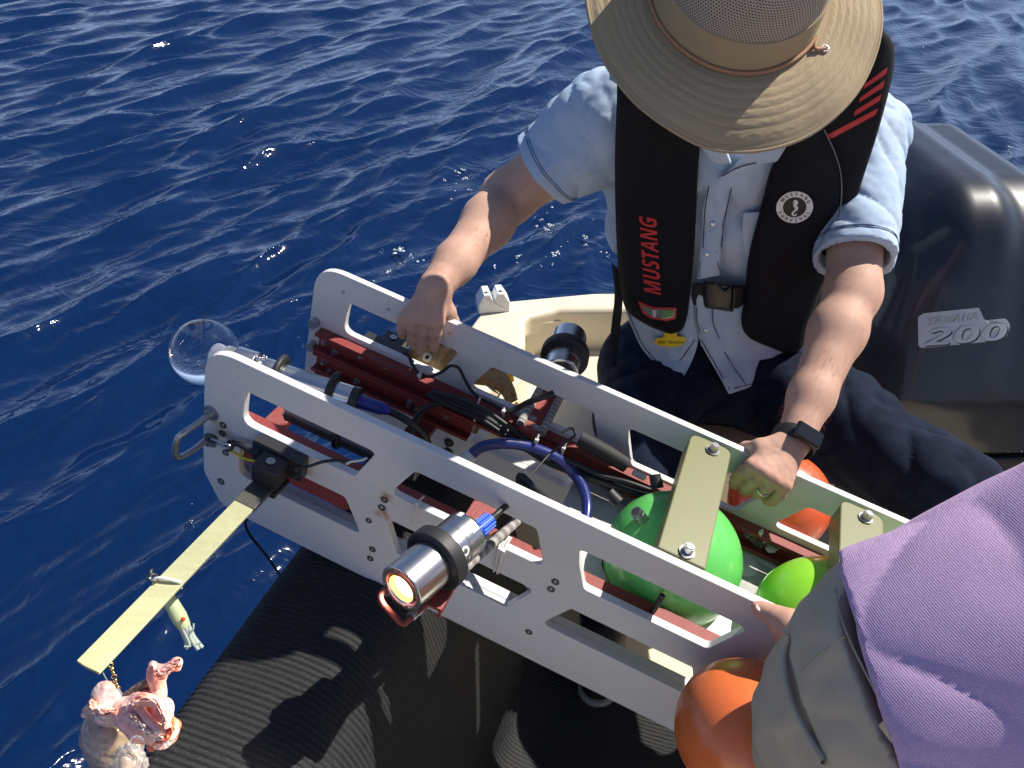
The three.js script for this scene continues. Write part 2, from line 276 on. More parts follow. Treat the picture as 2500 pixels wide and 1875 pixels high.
{
  const flat = (pts, r, y0, y1, bevel = 0.014) => {      // plan polygon -> horizontal slab between y0 and y1 (relative to the lens)
    const s = roundPoly(pts.map(([x, z]) => [x, -z]), r, THREE.Shape);
    const g = new THREE.ExtrudeGeometry(s, { depth: y1 - y0 - 2 * bevel, bevelEnabled: true, bevelThickness: bevel, bevelSize: bevel, bevelOffset: -bevel, bevelSegments: 4, curveSegments: 10 });
    return g.translate(0, 0, bevel).rotateX(-Math.PI / 2).translate(0, y0 + CY, 0);
  };
  const g = (z, n) => { const p = gunwale(z, n); return [p.x, p.z]; };
  // gunwale cap: port side, stern corner and transom, cut away where the motor hangs
  part('gunwale', [
    flat([g(-1.70, 0), g(1.2, 0), [-1.05, 2.3], [-0.9, 3.6], [0.2, 5.2], [0.2, 4.9], [-0.72, 3.5], [-0.88, 2.3], g(1.2, 0.13), g(-1.40, 0.13), g(-1.56, 0.145), [0.03, -1.625], [0.11, -1.662], [0.66, -1.672], [0.66, -1.755], [0.2, -1.75]], [0.03, 0.3, 0.4, 0.5, 0.1, 0.1, 0.4, 0.3, 0.3, 0.05, 0.05, 0.03, 0.05, 0.005, 0.005, 0.02], CAP - 0.06, CAP),
    flat([[1.5, -1.755], [2.1, -1.7], [2.3, 1.2], [2.2, 3.0], [0.2, 5.2], [0.2, 4.9], [2.02, 2.9], [2.14, 1.2], [1.96, -1.6], [1.5, -1.672]], [0.02, 0.1, 0.4, 0.5, 0.1, 0.1, 0.5, 0.4, 0.05, 0.005], CAP - 0.06, CAP),
  ], gelcoat, boat);
  const wall = (pts, y0, y1, th) => pts.slice(0, -1).map((p, i) => { const q = pts[i + 1], dx = q[0] - p[0], dz = q[1] - p[1], l = Math.hypot(dx, dz); return new THREE.BoxGeometry(l + th * 0.5, y1 - y0, th).rotateY(-Math.atan2(dz, dx)).translate((p[0] + q[0]) / 2, (y0 + y1) / 2 + CY, (p[1] + q[1]) / 2); });
  const white = mat(0.72, 0.71, 0.68, 0.25, { clearcoat: 0.5 });
  part('hull_side', wall([g(-1.68, 0.022), g(1.2, 0.022), [-1.02, 2.3], [-0.88, 3.6], [0.2, 5.15], [2.16, 3], [2.26, 1.2], [2.07, -1.68], [1.5, -1.73]], -2.45, CAP - 0.02, 0.03).concat(wall([g(-1.69, 0.02), [0.66, -1.725]], -2.45, CAP - 0.02, 0.05), wall([[0.66, -1.725], [1.5, -1.73]], -2.45, -1.2, 0.05)), white, boat);
  part('cockpit_liner', wall([g(-1.56, 0.155), g(1.2, 0.145), [-0.86, 2.3], [-0.7, 3.5], [0.2, 4.85], [2.0, 2.9], [2.12, 1.2], [1.94, -1.6], [1.5, -1.66]], DECK - 0.05, CAP - 0.03, 0.02).concat(wall([[0.03, -1.64], [0.12, -1.672], [0.66, -1.682]], DECK, CAP - 0.03, 0.02)), gelcoat, boat);
  part('stern_bench', flat([[-0.14, -1.21], [0.70, -1.21], [0.70, -1.67], [0.04, -1.67]], 0.02, BENCH - 0.05, BENCH).clone(), gelcoat, boat);
  part('bench_front', [box(-0.10, 0.68, DECK + CY, BENCH - 0.045 + CY, -1.345, -1.315), box(0.66, 0.69, DECK + CY, BENCH - 0.045 + CY, -1.67, -1.32)], gelcoat, boat);
  part('deck', flat([g(-1.6, 0.15), g(1.2, 0.14), [-0.9, 2.3], [-0.7, 3.5], [0.2, 4.9], [2.0, 2.9], [2.1, 1.2], [1.95, -1.62]], 0.05, DECK - 0.06, DECK, 0.004), gelcoat, boat);
  for (const o of boat.children) planarUVbyNormal(o.geometry);
  // rope chock screwed to the stern corner
  const ch = part('rope_chock', slab([[-0.038, 0], [0.038, 0], [0.038, 0.026], [0.024, 0.05], [0.009, 0.05], [0, 0.026], [-0.009, 0.05], [-0.024, 0.05], [-0.038, 0.026]], 0.003, 0.05, [], 0.003).translate(0, 0, -0.025), mat(0.75, 0.76, 0.76, 0.45), boat, 'white plastic chock with a notch between two prongs');
  const c0 = onY(1203, 752, CAP + CY); ch.position.copy(c0); ch.rotation.y = 0.18;
  for (const [x, z] of [[-0.017, 0.012], [0.017, 0.012]]) part('screw', screwHead(V(x, 0.0497, z), V(0, 1, 0), 0.0045), darkSteel, ch);
}
function planarUVbyNormal(g) { const p = g.attributes.position, n = g.attributes.normal, uv = new Float32Array(p.count * 2); for (let i = 0; i < p.count; i++) { const ax = Math.abs(n.getX(i)), ay = Math.abs(n.getY(i)), az = Math.abs(n.getZ(i)); const [a, b] = ay > ax && ay > az ? [p.getX(i), p.getZ(i)] : ax > az ? [p.getZ(i), p.getY(i)] : [p.getX(i), p.getY(i)]; uv[2 * i] = a; uv[2 * i + 1] = b; } g.setAttribute('uv', new THREE.BufferAttribute(uv, 2)); return g; }

// ---------------------------------------------------------------- ribbed black mat draped over the gunwale
{
  const path = curve([[-0.02, -1.16], [-0.019, -1.05], [-0.016, -0.965], [0.004, -0.936], [0.05, -0.931], [0.12, -0.932], [0.165, -0.942], [0.205, -0.985], [0.232, -1.07], [0.262, -1.22], [0.29, -1.40], [0.305, -1.53], [0.36, -1.563], [0.5, -1.566], [0.85, -1.567]].map(([a, b]) => V(a, b, 0)));
  const len = path.getLength(), z0 = -1.2, z1 = 0.25, S = (z1 - z0) / 0.948, ns = 1050, nt = 150;
  const g = grid(nt, ns, (t, s) => {
    const p = path.getPointAt(t), tg = path.getTangentAt(t), z = z0 + (z1 - z0) * s, al = S * s;
    const wob = 0.004 * noise3(al * 4, t * 5, 1), sag = t > 0.4 ? smooth(0.4, 0.7, t) * 0.012 * noise3(al * 5, 2, t * 2) : 0;
    const ph = (al + 0.010 * noise3(t * 4, al * 1.5, 9) + 0.03 * smooth(0.35, 0.6, t)) / 0.0088 * 2 * Math.PI, c = Math.cos(ph);
    const rib = 0.0012 * (c > 0 ? Math.pow(c, 0.6) : -Math.pow(-c, 1.4)) + 0.0004 * noise3(al * 420, t * len * 420, 4);
    const q = gunwale(z, p.x - tg.y * (rib + sag) + wob * (t < 0.25 ? 0.3 : 1));
    return V(q.x, p.y + tg.x * (rib + wob * 0.3) + CY, q.z);
  });
  const uv = g.attributes.uv; for (let i = 0; i < uv.count; i++) uv.setXY(i, uv.getX(i) * len / 0.25, uv.getY(i) * S / 0.25);
  const fz = noiseTex(512, (x, y) => { const v = 0.5 + 0.5 * tileN(x, y, 90), s = Math.pow(0.5 + 0.5 * tileN(x, y, 170, 5), 3); const k = 0.055 + 0.06 * v + 0.50 * s * s; return [k * 0.95, k * 0.97, k * 1.03]; }, true);
  const o = part('mat_sheet', g, new THREE.MeshPhysicalMaterial({ color: col(1, 1, 1), map: fz, roughness: 0.8, side: THREE.DoubleSide, bumpMap: fz, bumpScale: 0.0012, sheen: 0.15, sheenColor: col(0.3, 0.3, 0.32), sheenRoughness: 0.5 }), thing('ribbed_mat', 'black ribbed carpet mat draped over the gunwale', 'mat'));
}
// ---------------------------------------------------------------- the white lander frame
const WP = 0.277, TP = 0.0127, HP = 0.3045;
const lander = thing('lander_frame', 'white plastic frame of two slotted side panels with red channels', 'instrument frame', LO, LQ);
const hdpe = new THREE.MeshPhysicalMaterial({ color: col(0.67, 0.655, 0.645), roughness: 0.42, side: THREE.DoubleSide });
const redFrp = new THREE.MeshPhysicalMaterial({ color: col(0.23, 0.031, 0.027), roughness: 0.5, side: THREE.DoubleSide, bumpMap: noiseTex(256, (x, y) => 0.5 + 0.3 * tileN(x, y * 0.25, 20) + 0.2 * tileN(x, y, 60)), bumpScale: 0.0006, clearcoat: 0.15, clearcoatRoughness: 0.5 });
{
  const outline = [[-0.036, 0], [1.1, 0], [1.1, HP], [0.0, HP], [-0.034, 0.245], [-0.036, 0.2]];
  const holesUV = [
    [[0.03, 0.047], [0.233, 0.047], [0.208, 0.108], [0.028, 0.108]], [[0.291, 0.047], [0.468, 0.047], [0.496, 0.108], [0.263, 0.108]],
    [[0.524, 0.047], [0.758, 0.047], [0.731, 0.113], [0.556, 0.113]], [[0.82, 0.045], [0.99, 0.045], [1.02, 0.106], [0.79, 0.106]],
    [[0.026, 0.156], [0.2, 0.156], [0.235, 0.216], [0.026, 0.216]], [[0.266, 0.158], [0.498, 0.158], [0.47, 0.219], [0.294, 0.219]],
    [[0.554, 0.158], [0.729, 0.158], [0.755, 0.217], [0.524, 0.217]], [[0.795, 0.158], [1.02, 0.158], [0.99, 0.217], [0.82, 0.217]]];
  const mk = () => holesUV.map((h, i) => roundPoly(h, i === 0 || i === 4 ? [0.006, 0.008, 0.008, 0.018] : [0.01, 0.01, 0.009, 0.01]));
  // scuffs, rust bleeding from the screws
  const tex = (rust) => { const t = canvasTex(2048, 576, (c, w, h) => {
    const X = (u) => (u + 0.05) / 1.2 * w, Y = (v) => v / 0.3375 * h;
    c.fillStyle = '#fff'; c.fillRect(0, 0, w, h);
    for (let i = 0; i < 900; i++) { c.fillStyle = `rgba(${120 + rr(-30, 30)},${110 + rr(-20, 20)},100,${rr(0.003, 0.012)})`; const s = rr(4, 70); c.beginPath(); c.ellipse(rr(0, w), rr(0, h), s, s * rr(0.05, 0.5), rr(-0.2, 0.4), 0, 7); c.fill(); }
    for (let i = 0; i < 190; i++) { c.strokeStyle = `rgba(70,65,60,${rr(0.05, 0.28)})`; c.lineWidth = rr(0.5, 1.6); const x = rr(0, w), y = rr(0, h); c.beginPath(); c.moveTo(x, y); c.lineTo(x + rr(-14, 14), y + rr(-6, 6)); c.stroke(); }
    for (const [u, v, s, a] of rust) for (let k = 0; k < 46; k++) { const r = s * rr(0.15, 1) * 1706; c.fillStyle = `rgba(${150 + rr(-25, 25)},${85 + rr(-15, 15)},30,${a * rr(0.02, 0.09)})`; c.beginPath(); c.ellipse(X(u) + rr(-1, 1) * r * 0.7, Y(v) + rr(-0.8, 1) * r * 0.7, r * rr(0.15, 0.7), r * rr(0.15, 0.5), rr(0, 3), 0, 7); c.fill(); }
  }); t.flipY = false; t.repeat.set(1 / 1.2, 1 / 0.3375); t.offset.set(0.05 / 1.2, 0); return t; };
  const pn = hdpe.clone(); pn.map = tex([[0.258, 0.118, 0.016, 1.3], [0.26, 0.15, 0.02, 1], [-0.012, 0.135, 0.016, 1], [0.005, 0.14, 0.02, 0.5], [0.14, 0.14, 0.015, 0.4], [0.07, 0.115, 0.012, 0.3]]);
  const pf = hdpe.clone(); pf.map = tex([[0.21, 0.02, 0.006, 0.8], [0.3, 0.03, 0.006, 0.3]]);
  const rad = [0.05, 0.03, 0.03, 0.04, 0.03, 0.02];
  const near = part('side_panel', slab(outline, rad, TP, mk()), pn, lander), far = part('side_panel', slab(outline, rad, TP, mk()).translate(0, 0, WP), pf, lander);
  // doubler boards along the feet of both panels
  const dbl = [[-0.02, 0.2185], [0.02, 0.2185], [1.08, 0.2185], [1.08, HP - 0.004], [0.01, HP - 0.004], [-0.02, 0.25]];
  part('doubler', slab(dbl, [0.006, 0, 0.01, 0.01, 0.03, 0.02], 0.016).translate(0, 0, TP + 0.0004), hdpe, lander);
  part('doubler', slab(dbl, [0.006, 0, 0.01, 0.01, 0.03, 0.02], 0.016).translate(0, 0, WP + TP + 0.0004), hdpe, lander);
  // shelf that carries the floats
  const hole = (u, w, r) => new THREE.Path().absarc(u, w, r, 0, Math.PI * 2, true);
  part('shelf', slab([[0.482, TP + 0.0005], [1.085, TP + 0.0005], [1.085, WP - 0.0005], [0.482, WP - 0.0005]], 0.001, 0.0127, [hole(0.66, 0.138, 0.096), hole(0.888, 0.138, 0.096), hole(0.775, 0.232, 0.023), hole(0.775, 0.045, 0.023)]).rotateX(Math.PI / 2).translate(0, 0.176, 0), hdpe, lander);
  // red strut channels, web against each panel
  const strut = (u0, u1, v0, v1, w, dir, d = 0.021, t = 0.0035) => {
    const s = new THREE.Shape(), e = 0.006; [[0, v0], [d, v0], [d, v0 + e], [d - 0.003, v0 + e], [d - 0.003, v0 + t], [t, v0 + t], [t, v1 - t], [d - 0.003, v1 - t], [d - 0.003, v1 - e], [d, v1 - e], [d, v1], [0, v1]].forEach(([x, y], i) => i ? s.lineTo(x * dir, y) : s.moveTo(x * dir, y));
    const g = new THREE.ExtrudeGeometry(s, { depth: u1 - u0, bevelEnabled: false }); // shape (w, v), depth along u
    const p = g.attributes.position; for (let i = 0; i < p.count; i++) { const x = p.getX(i), z = p.getZ(i); p.setXYZ(i, u0 + z, p.getY(i), w + x); }
    const uv = g.attributes.uv; for (let i = 0; i < uv.count; i++) uv.setXY(i, (p.getX(i)) * 12, (p.getY(i) + p.getZ(i)) * 40);
    g.computeVertexNormals(); return g;
  };
  part('red_channel', strut(-0.012, 1.08, 0.1175, 0.157, WP - 0.0006, -1), redFrp, lander); part('red_channel', strut(-0.012, 0.29, 0.158, 0.198, WP - 0.0006, -1), redFrp, lander);
  part('red_channel', strut(0.0, 1.08, 0.1175, 0.157, TP + 0.0006, 1), redFrp, lander); part('red_channel', strut(0.0, 0.2, 0.158, 0.198, TP + 0.0006, 1), redFrp, lander);
  // cross channel under the camera tube
  part('red_channel', box(0.19, 0.231, 0.2, 0.216, TP + 0.018, WP + 0.002, 0.002), redFrp, lander); part('red_channel', box(-0.005, 0.03, 0.2, 0.214, TP + 0.018, WP + 0.002, 0.002), redFrp, lander);
  // nuts and bolts on the far channel
  const zf = WP - 0.0042, F = V(0, 0, -1);
  for (const [x, y] of [[790, 838], [816, 864], [790, 884], [804, 908], [825, 918], [880, 870], [941, 897], [870, 935], [998, 990], [1015, 1000], [1003, 975], [1090, 1018]]) { const q = onL(x, y, 'z', zf - 0.004); if (q.y > 0.198) q.y = 0.192; part('bolt', hexHead(V(q.x, q.y, zf), F, rr(0.0038, 0.0052), rr(0.006, 0.011)), galv, lander); }
  for (const [x, y] of [[1856, 1330], [1836, 1312], [1846, 1325], [1660 + 165, 1306]]) { const q = onL(x, y, 'z', zf); part('bolt', hexHead(V(q.x, Math.min(q.y, 0.15), zf), F, 0.0036, 0.005), galv, lander); }
  { const q = onL(1883, 1337, 'z', zf - 0.01); part('bolt', hexHead(V(q.x, q.y, zf), F, 0.0095, 0.013), steel, lander, 'large steel hex nut'); }
  // flat screws on the faces toward the lens
  for (const [u, v, r] of [[0.258, 0.124, 0.0058], [0.257, 0.141, 0.0058], [0.257, 0.234, 0.0055], [0.257, 0.256, 0.0055], [0.242, 0.179, 0.005], [0.518, 0.1235, 0.0058], [0.517, 0.141, 0.0058], [0.514, 0.246, 0.0055], [-0.003, 0.13, 0.0058], [-0.004, 0.147, 0.0058], [0.003, 0.183, 0.0055], [-0.003, 0.249, 0.0062]]) part('screw', screwHead(V(u, v, 0.0006), F, r), darkSteel, lander);
  for (const [u, v] of [[0.257, 0.236], [0.26, 0.257]]) part('nut', hexHead(V(u, v, WP), F, 0.0062, 0.007), darkSteel, lander);
  for (const [u, v] of [[0.018, 0.032], [0.1, 0.026]]) { part('dowel', cyl(V(u, v, 0.0004), V(u, v, -0.0012), 0.0045, 0.004, 14), hdpe, lander); part('dowel', cyl(V(u, v, WP + 0.0004), V(u, v, WP - 0.0012), 0.0035, 0.003, 14), mat(0.4, 0.4, 0.4, 0.6), lander); }
  for (const v of [0.111, 0.16]) part('bolt', cyl(V(-0.024, v, WP + TP), V(-0.024, v, WP - 0.014), 0.0085, 0.0085, 20), galv, lander);
  // galvanised U bolt on the near panel
  const ub = part('u_bolt', tube([V(-0.022, 0.117, 0.002), V(-0.024, 0.117, -0.03), V(-0.028, 0.119, -0.05), V(-0.033, 0.127, -0.058), V(-0.036, 0.16, -0.06), V(-0.034, 0.168, -0.056), V(-0.03, 0.171, -0.035), V(-0.027, 0.171, 0.002)], 0.0047, 60, 12), galv, lander);
  for (const v of [0.117, 0.171]) part('washer', merge([cyl(V(-0.023, v, 0), V(-0.023, v, -0.0025), 0.0125, 0.0125, 24), cyl(V(-0.023, v, -0.0025), V(-0.023, v, -0.009), 0.008, 0.0075, 6)]), galv, lander);
  // olive fibreglass bars strapped over the floats
  const olive = new THREE.MeshPhysicalMaterial({ color: col(0.20, 0.203, 0.10), roughness: 0.4, side: THREE.DoubleSide, clearcoat: 0.3, clearcoatRoughness: 0.4, map: canvasTex(512, 512, (c, w, h) => { c.fillStyle = '#f4f2e6'; c.fillRect(0, 0, w, h); for (let i = 0; i < 3000; i++) { c.fillStyle = `rgba(${rr(150, 255)},${rr(150, 255)},${rr(110, 220)},${rr(0.02, 0.12)})`; c.fillRect(rr(0, w), rr(0, h), rr(1, 3), rr(1, 20)); } for (let i = 0; i < 9; i++) { c.strokeStyle = 'rgba(255,255,235,0.7)'; c.lineWidth = rr(0.6, 1.6); c.beginPath(); let x = rr(100, 400), y = rr(100, 300); c.moveTo(x, y); c.lineTo(x + rr(-50, 20), y + rr(40, 120)); c.stroke(); } }) });
  olive.map.wrapS = olive.map.wrapT = THREE.RepeatWrapping; olive.map.repeat.set(8, 8);
  for (const [u0, u1] of [[0.614, 0.678], [0.846, 0.91]]) {
    const top = slab([[u0, 0.014], [u1, 0.014], [u1, 0.266], [u0, 0.266]], [0.002, 0.002, 0.016, 0.016], 0.005, [], 0.002).rotateX(Math.PI / 2).translate(0, 0.003, 0);
    const b = part('cross_bar', [top, box(u0, u0 + 0.005, 0.0005, 0.03, 0.016, 0.254, 0.0015), box(u1 - 0.005, u1, 0.0005, 0.03, 0.016, 0.254, 0.0015)], olive, lander);
    for (const w of [0.026, 0.244]) part('hex_bolt', hexHead(V(u0 + 0.036, -0.002, w), V(0, -1, 0), 0.0072, 0.012), steel, b);
  }
  // lamp bracket: red channel crossing the frame with braided white sleeves
  const [br, br2] = [[-0.15, 0.055], [0.212, 0.43]].map(([a, b]) => part('lamp_bracket', [box(0.372, 0.408, 0.083, 0.088, a, b, 0.001), box(0.372, 0.3755, 0.0835, 0.102, a + 0.001, b - 0.001), box(0.4045, 0.408, 0.0835, 0.102, a + 0.001, b - 0.001)], redFrp, lander));
  part('bracket_hoop', tube([onL(975, 1410, 'z', -0.14), onL(934, 1446, 'z', -0.172), onL(929, 1456, 'z', -0.178), onL(934, 1472, 'z', -0.182), onL(955, 1496, 'z', -0.182), onL(978, 1520, 'z', -0.181), onL(988, 1523, 'z', -0.18), onL(998, 1514, 'z', -0.176), onL(1040, 1476, 'z', -0.15)], 0.0036, 80, 8), redFrp, br);
  const braid = new THREE.MeshPhysicalMaterial({ color: col(0.72, 0.71, 0.7), roughness: 0.75, bumpMap: noiseTex(128, (x, y) => 0.5 + 0.5 * Math.sin(x * 6.283 * 8 + y * 6.283 * 8) * Math.sin(x * 6.283 * 8 - y * 6.283 * 8)), bumpScale: 0.0012, map: noiseTex(128, (x, y) => { const k = 0.72 + 0.28 * (Math.sin(x * 6.283 * 8 + y * 6.283 * 8) * Math.sin(x * 6.283 * 8 - y * 6.283 * 8)); return [k, k * 0.98, k * 0.97]; }, true) });
  braid.bumpMap.repeat.set(1, 8); braid.map.repeat.set(8, 1);
  part('braided_sleeve', cyl(onL(1262, 1272, 'z', 0.05), onL(1002, 1506, 'z', -0.172), 0.0068, 0.0062, 14), braid, br); part('braided_sleeve', cyl(onL(1212, 1236, 'z', 0.05), onL(940, 1446, 'z', -0.168), 0.0068, 0.0062, 14), braid, br);
  for (const u of [0.372, 0.408]) { part('braided_sleeve', cyl(V(u, 0.083, 0.22), V(u - 0.004, 0.085, 0.4), 0.0068, 0.0068, 14), braid, br2); }
  for (const [u, w] of [[0.385, 0.245], [0.396, 0.228]]) part('screw', hexHead(V(u, 0.083, w), V(0, -1, 0), 0.0045, 0.003), galv, br2);
  // cable ties
  const tie = (a, b, c) => merge([tube([a, b, c], 0.0017, 10, 6), new RoundedBoxGeometry(0.006, 0.006, 0.006, 1, 0.001).translate(b.x, b.y, b.z)]);
  for (const [x, y, x2, y2, w] of [[1028, 908, 1024, 925, 0.252], [1172, 970, 1158, 1028, 0.235], [1232, 994, 1230, 1016, 0.24], [1316, 1060, 1308, 1090, 0.2], [1458, 1080, 1450, 1112, 0.235], [1385, 1075, 1370, 1115, 0.225], [1862, 1293, 1857, 1308, 0.253]]) { const a = onL(x, y, 'z', w), b = onL((x + x2) / 2 - 2, (y + y2) / 2, 'z', w - 0.006), c = onL(x2, y2, 'z', w); part('cable_tie', tie(a, b, c), tieWhite, lander); }
  for (const [x, y, x2, y2] of [[1035, 1212, 1022, 1232], [1243, 1310, 1222, 1345], [1248, 1312, 1230, 1350]]) { const a = onL(x, y, 'z', 0.02), b = onL(x2 - 2, y2 - 4, 'z', -0.004), c = onL(x2 - 16, y2 + 50, 'z', -0.004); part('cable_tie', tie(a, b, c), tieWhite, lander); }
}
const landerThing = (name, label, cat, u, v, w, group) => { const t = thing(name, label, cat, L(u, v, w), LQ, group); t.userData.base = undefined; delete t.userData.base; return t; };

// ---------------------------------------------------------------- floats
function floatBall(label, u, v, w, r, m, axis, group) {
  const t = landerThing('float', label, 'float', u, v, w, group);
  const s = new THREE.SphereGeometry(r, 72, 48), q = new THREE.Quaternion().setFromUnitVectors(V(0, 1, 0), axis.clone().applyQuaternion(LQI).normalize());
  s.applyQuaternion(q); const b = part('shell', s, m, t);
  part('seam', new THREE.TorusGeometry(r * 1.0005, r * 0.0065, 6, 120).rotateX(Math.PI / 2).applyQuaternion(q), m, b); return t;
}
const plasticTex = (sd) => noiseTex(256, (x, y) => 0.5 + 0.3 * tileN(x, y, 30, sd) + 0.2 * tileN(x, y, 80, sd));
const abs = (r, g, b) => new THREE.MeshPhysicalMaterial({ color: col(r, g, b), roughness: 0.36, clearcoat: 0.2, clearcoatRoughness: 0.3, side: THREE.DoubleSide, roughnessMap: noiseTex(256, (x, y) => { const k = 0.75 + 0.3 * tileN(x, y, 12); return [k, k, k]; }) });
{
  const green = abs(0.12, 0.54, 0.12), lime = abs(0.27, 0.66, 0.045), orange = abs(0.76, 0.17, 0.045), orangeRed = abs(0.72, 0.105, 0.035);
  const gf = floatBall('green float with a steel bolt under the olive bar', 0.66, 0.129, 0.138, 0.1, green, LU.clone().multiplyScalar(0.8).add(V(0.3, 0.2, 0)), 'floats in the frame');
  floatBall('lime green float beside the purple shirt', 0.888, 0.125, 0.138, 0.1, lime, V(0.2, 1, 0.3), 'floats in the frame');
  const of = floatBall('orange float outside the near panel touching grey trousers', 0.795, 0.118, -0.085, 0.083, orange, V(-0.25, 0.9, 0.25), 'orange floats');
  floatBall('red orange float behind the far panel below the gripping hand', 0.806, 0.132, 0.374, 0.084, orangeRed, V(0.6, 0.5, 0.4), 'orange floats');
  const gc = L(0.66, 0.129, 0.138), loc = (px, py, r) => toL(sphereHit(px, py, gc, r)).sub(V(0.66, 0.129, 0.138));
  const n = (a) => a.clone().normalize();
  { const a = loc(1567, 1268, 0.1), d = n(a); part('bolt', merge([cyl(a.clone().addScaledVector(d, -0.004), a.clone().addScaledVector(d, 0.012), 0.0105, 0.0105, 6), cyl(a, a.clone().addScaledVector(d, 0.019), 0.0082, 0.0082, 20)]), steel, gf, 'steel bolt and nut'); part('bolt_socket', cyl(a.clone().addScaledVector(d, 0.0185), a.clone().addScaledVector(d, 0.0195), 0.0066, 0.0066, 18), darkSteel, gf); }
  for (const [x, y] of [[1506, 1222], [1604, 1186]]) { const a = loc(x, y, 0.1), d = n(a); part('rubber_cap', cyl(a.clone().addScaledVector(d, -0.004), a.clone().addScaledVector(d, 0.017), 0.0095, 0.0085, 22), blackRubber, gf); }
  // raised maker's lettering and marker scrawl on the shell
  const onBall = (px, py, off) => { const a = loc(px, py, 0.1); return a.multiplyScalar((0.1 + off) / a.length()); };
  const word = mapGeo(textShapes('PANTHER', 10), (x, y) => { const t = x / 60; return onBall(1524 - 42 * t - y * 0.12, 1257 + 9 * t + 9 * t * t - 0 + y * 0.7, 0.0007); });
  part('lettering', word, green, gf, 'raised lettering');
  const pen = mat(0.03, 0.03, 0.03, 0.5), strokes = [[[1548, 1210], [1538, 1207], [1526, 1213], [1520, 1222]], [[1533, 1209], [1537, 1220]], [[1512, 1228], [1508, 1240], [1500, 1246]], [[1499, 1236], [1510, 1232], [1514, 1238]]];
  for (const s of strokes) part('marker_stroke', tube(s.map(([x, y]) => onBall(x, y, 0.0002)), 0.0012, 20, 6), pen, gf);
  // lashing cord between the bar and the channel in front of the green float
  part('cord', tube([toL(onLw(1618, 1452, 0.03)).sub(V(0.66, 0.129, 0.138)), toL(onLw(1605, 1475, 0.024)).sub(V(0.66, 0.129, 0.138)), toL(onLw(1592, 1494, 0.02)).sub(V(0.66, 0.129, 0.138))], 0.0042, 16, 10), cableBlack, gf);
}
function onLw(px, py, w) { const q = onL(px, py, 'z', w); return L(q.x, q.y, q.z); }

// ---------------------------------------------------------------- video lamps
const brushed = new THREE.MeshPhysicalMaterial({ color: col(0.62, 0.62, 0.62), metalness: 1, roughness: 0.26, side: THREE.DoubleSide });
function lamp(label, sign) {
  const u0 = 0.392, v0 = 0.047, w0 = sign < 0 ? -0.056 : 0.333, t = landerThing('video_lamp', label, 'lamp', u0, v0, w0, 'video lamps');
  const d = V(sign < 0 ? -0.033 : -0.02, 0.003, sign * 0.117).normalize(), o = V(0, 0, 0), q = (s) => d.clone().multiplyScalar(s), Ln = 0.121;
  part('housing', lathe(o, d, [[0, 0], [0.026, 0], [0.0298, 0.0015], [0.0302, 0.003], [0.0302, 0.026], [0.0296, 0.0268], [0.0296, 0.0274], [0.0302, 0.028], [0.0302, Ln - 0.0015], [0.029, Ln], [0.0182, Ln], [0.0182, Ln - 0.012], [0, Ln - 0.012]], 64), brushed, t);
  const clampGeo = lathe(o, d, [[0.0303, 0.048], [0.0395, 0.048], [0.0412, 0.0495], [0.0412, 0.0655], [0.0395, 0.067], [0.0303, 0.067], [0.0303, 0.048]], 64);
  part('rubber_clamp', clampGeo, blackRubber, t);
  part('back_cap', lathe(q(-0.001), d.clone().negate(), [[0, 0], [0.024, 0], [0.024, 0.003], [0.011, 0.004], [0.011, 0.01], [0, 0.01]], 40), blackPlastic, t);
  const side = V(1, 0, 0).cross(d).normalize(), sx = V(1, 0, 0).addScaledVector(d, -d.x).normalize();
  for (let k = 0; k < 4; k++) { const a = k * Math.PI / 2 + 0.6, p = q(Ln - 0.0004).addScaledVector(side, Math.cos(a) * 0.0245).addScaledVector(sx, Math.sin(a) * 0.0245); part('screw', screwHead(p, d, 0.0023), steel, t); }
  return { t, d, q, Ln, side, sx };
}
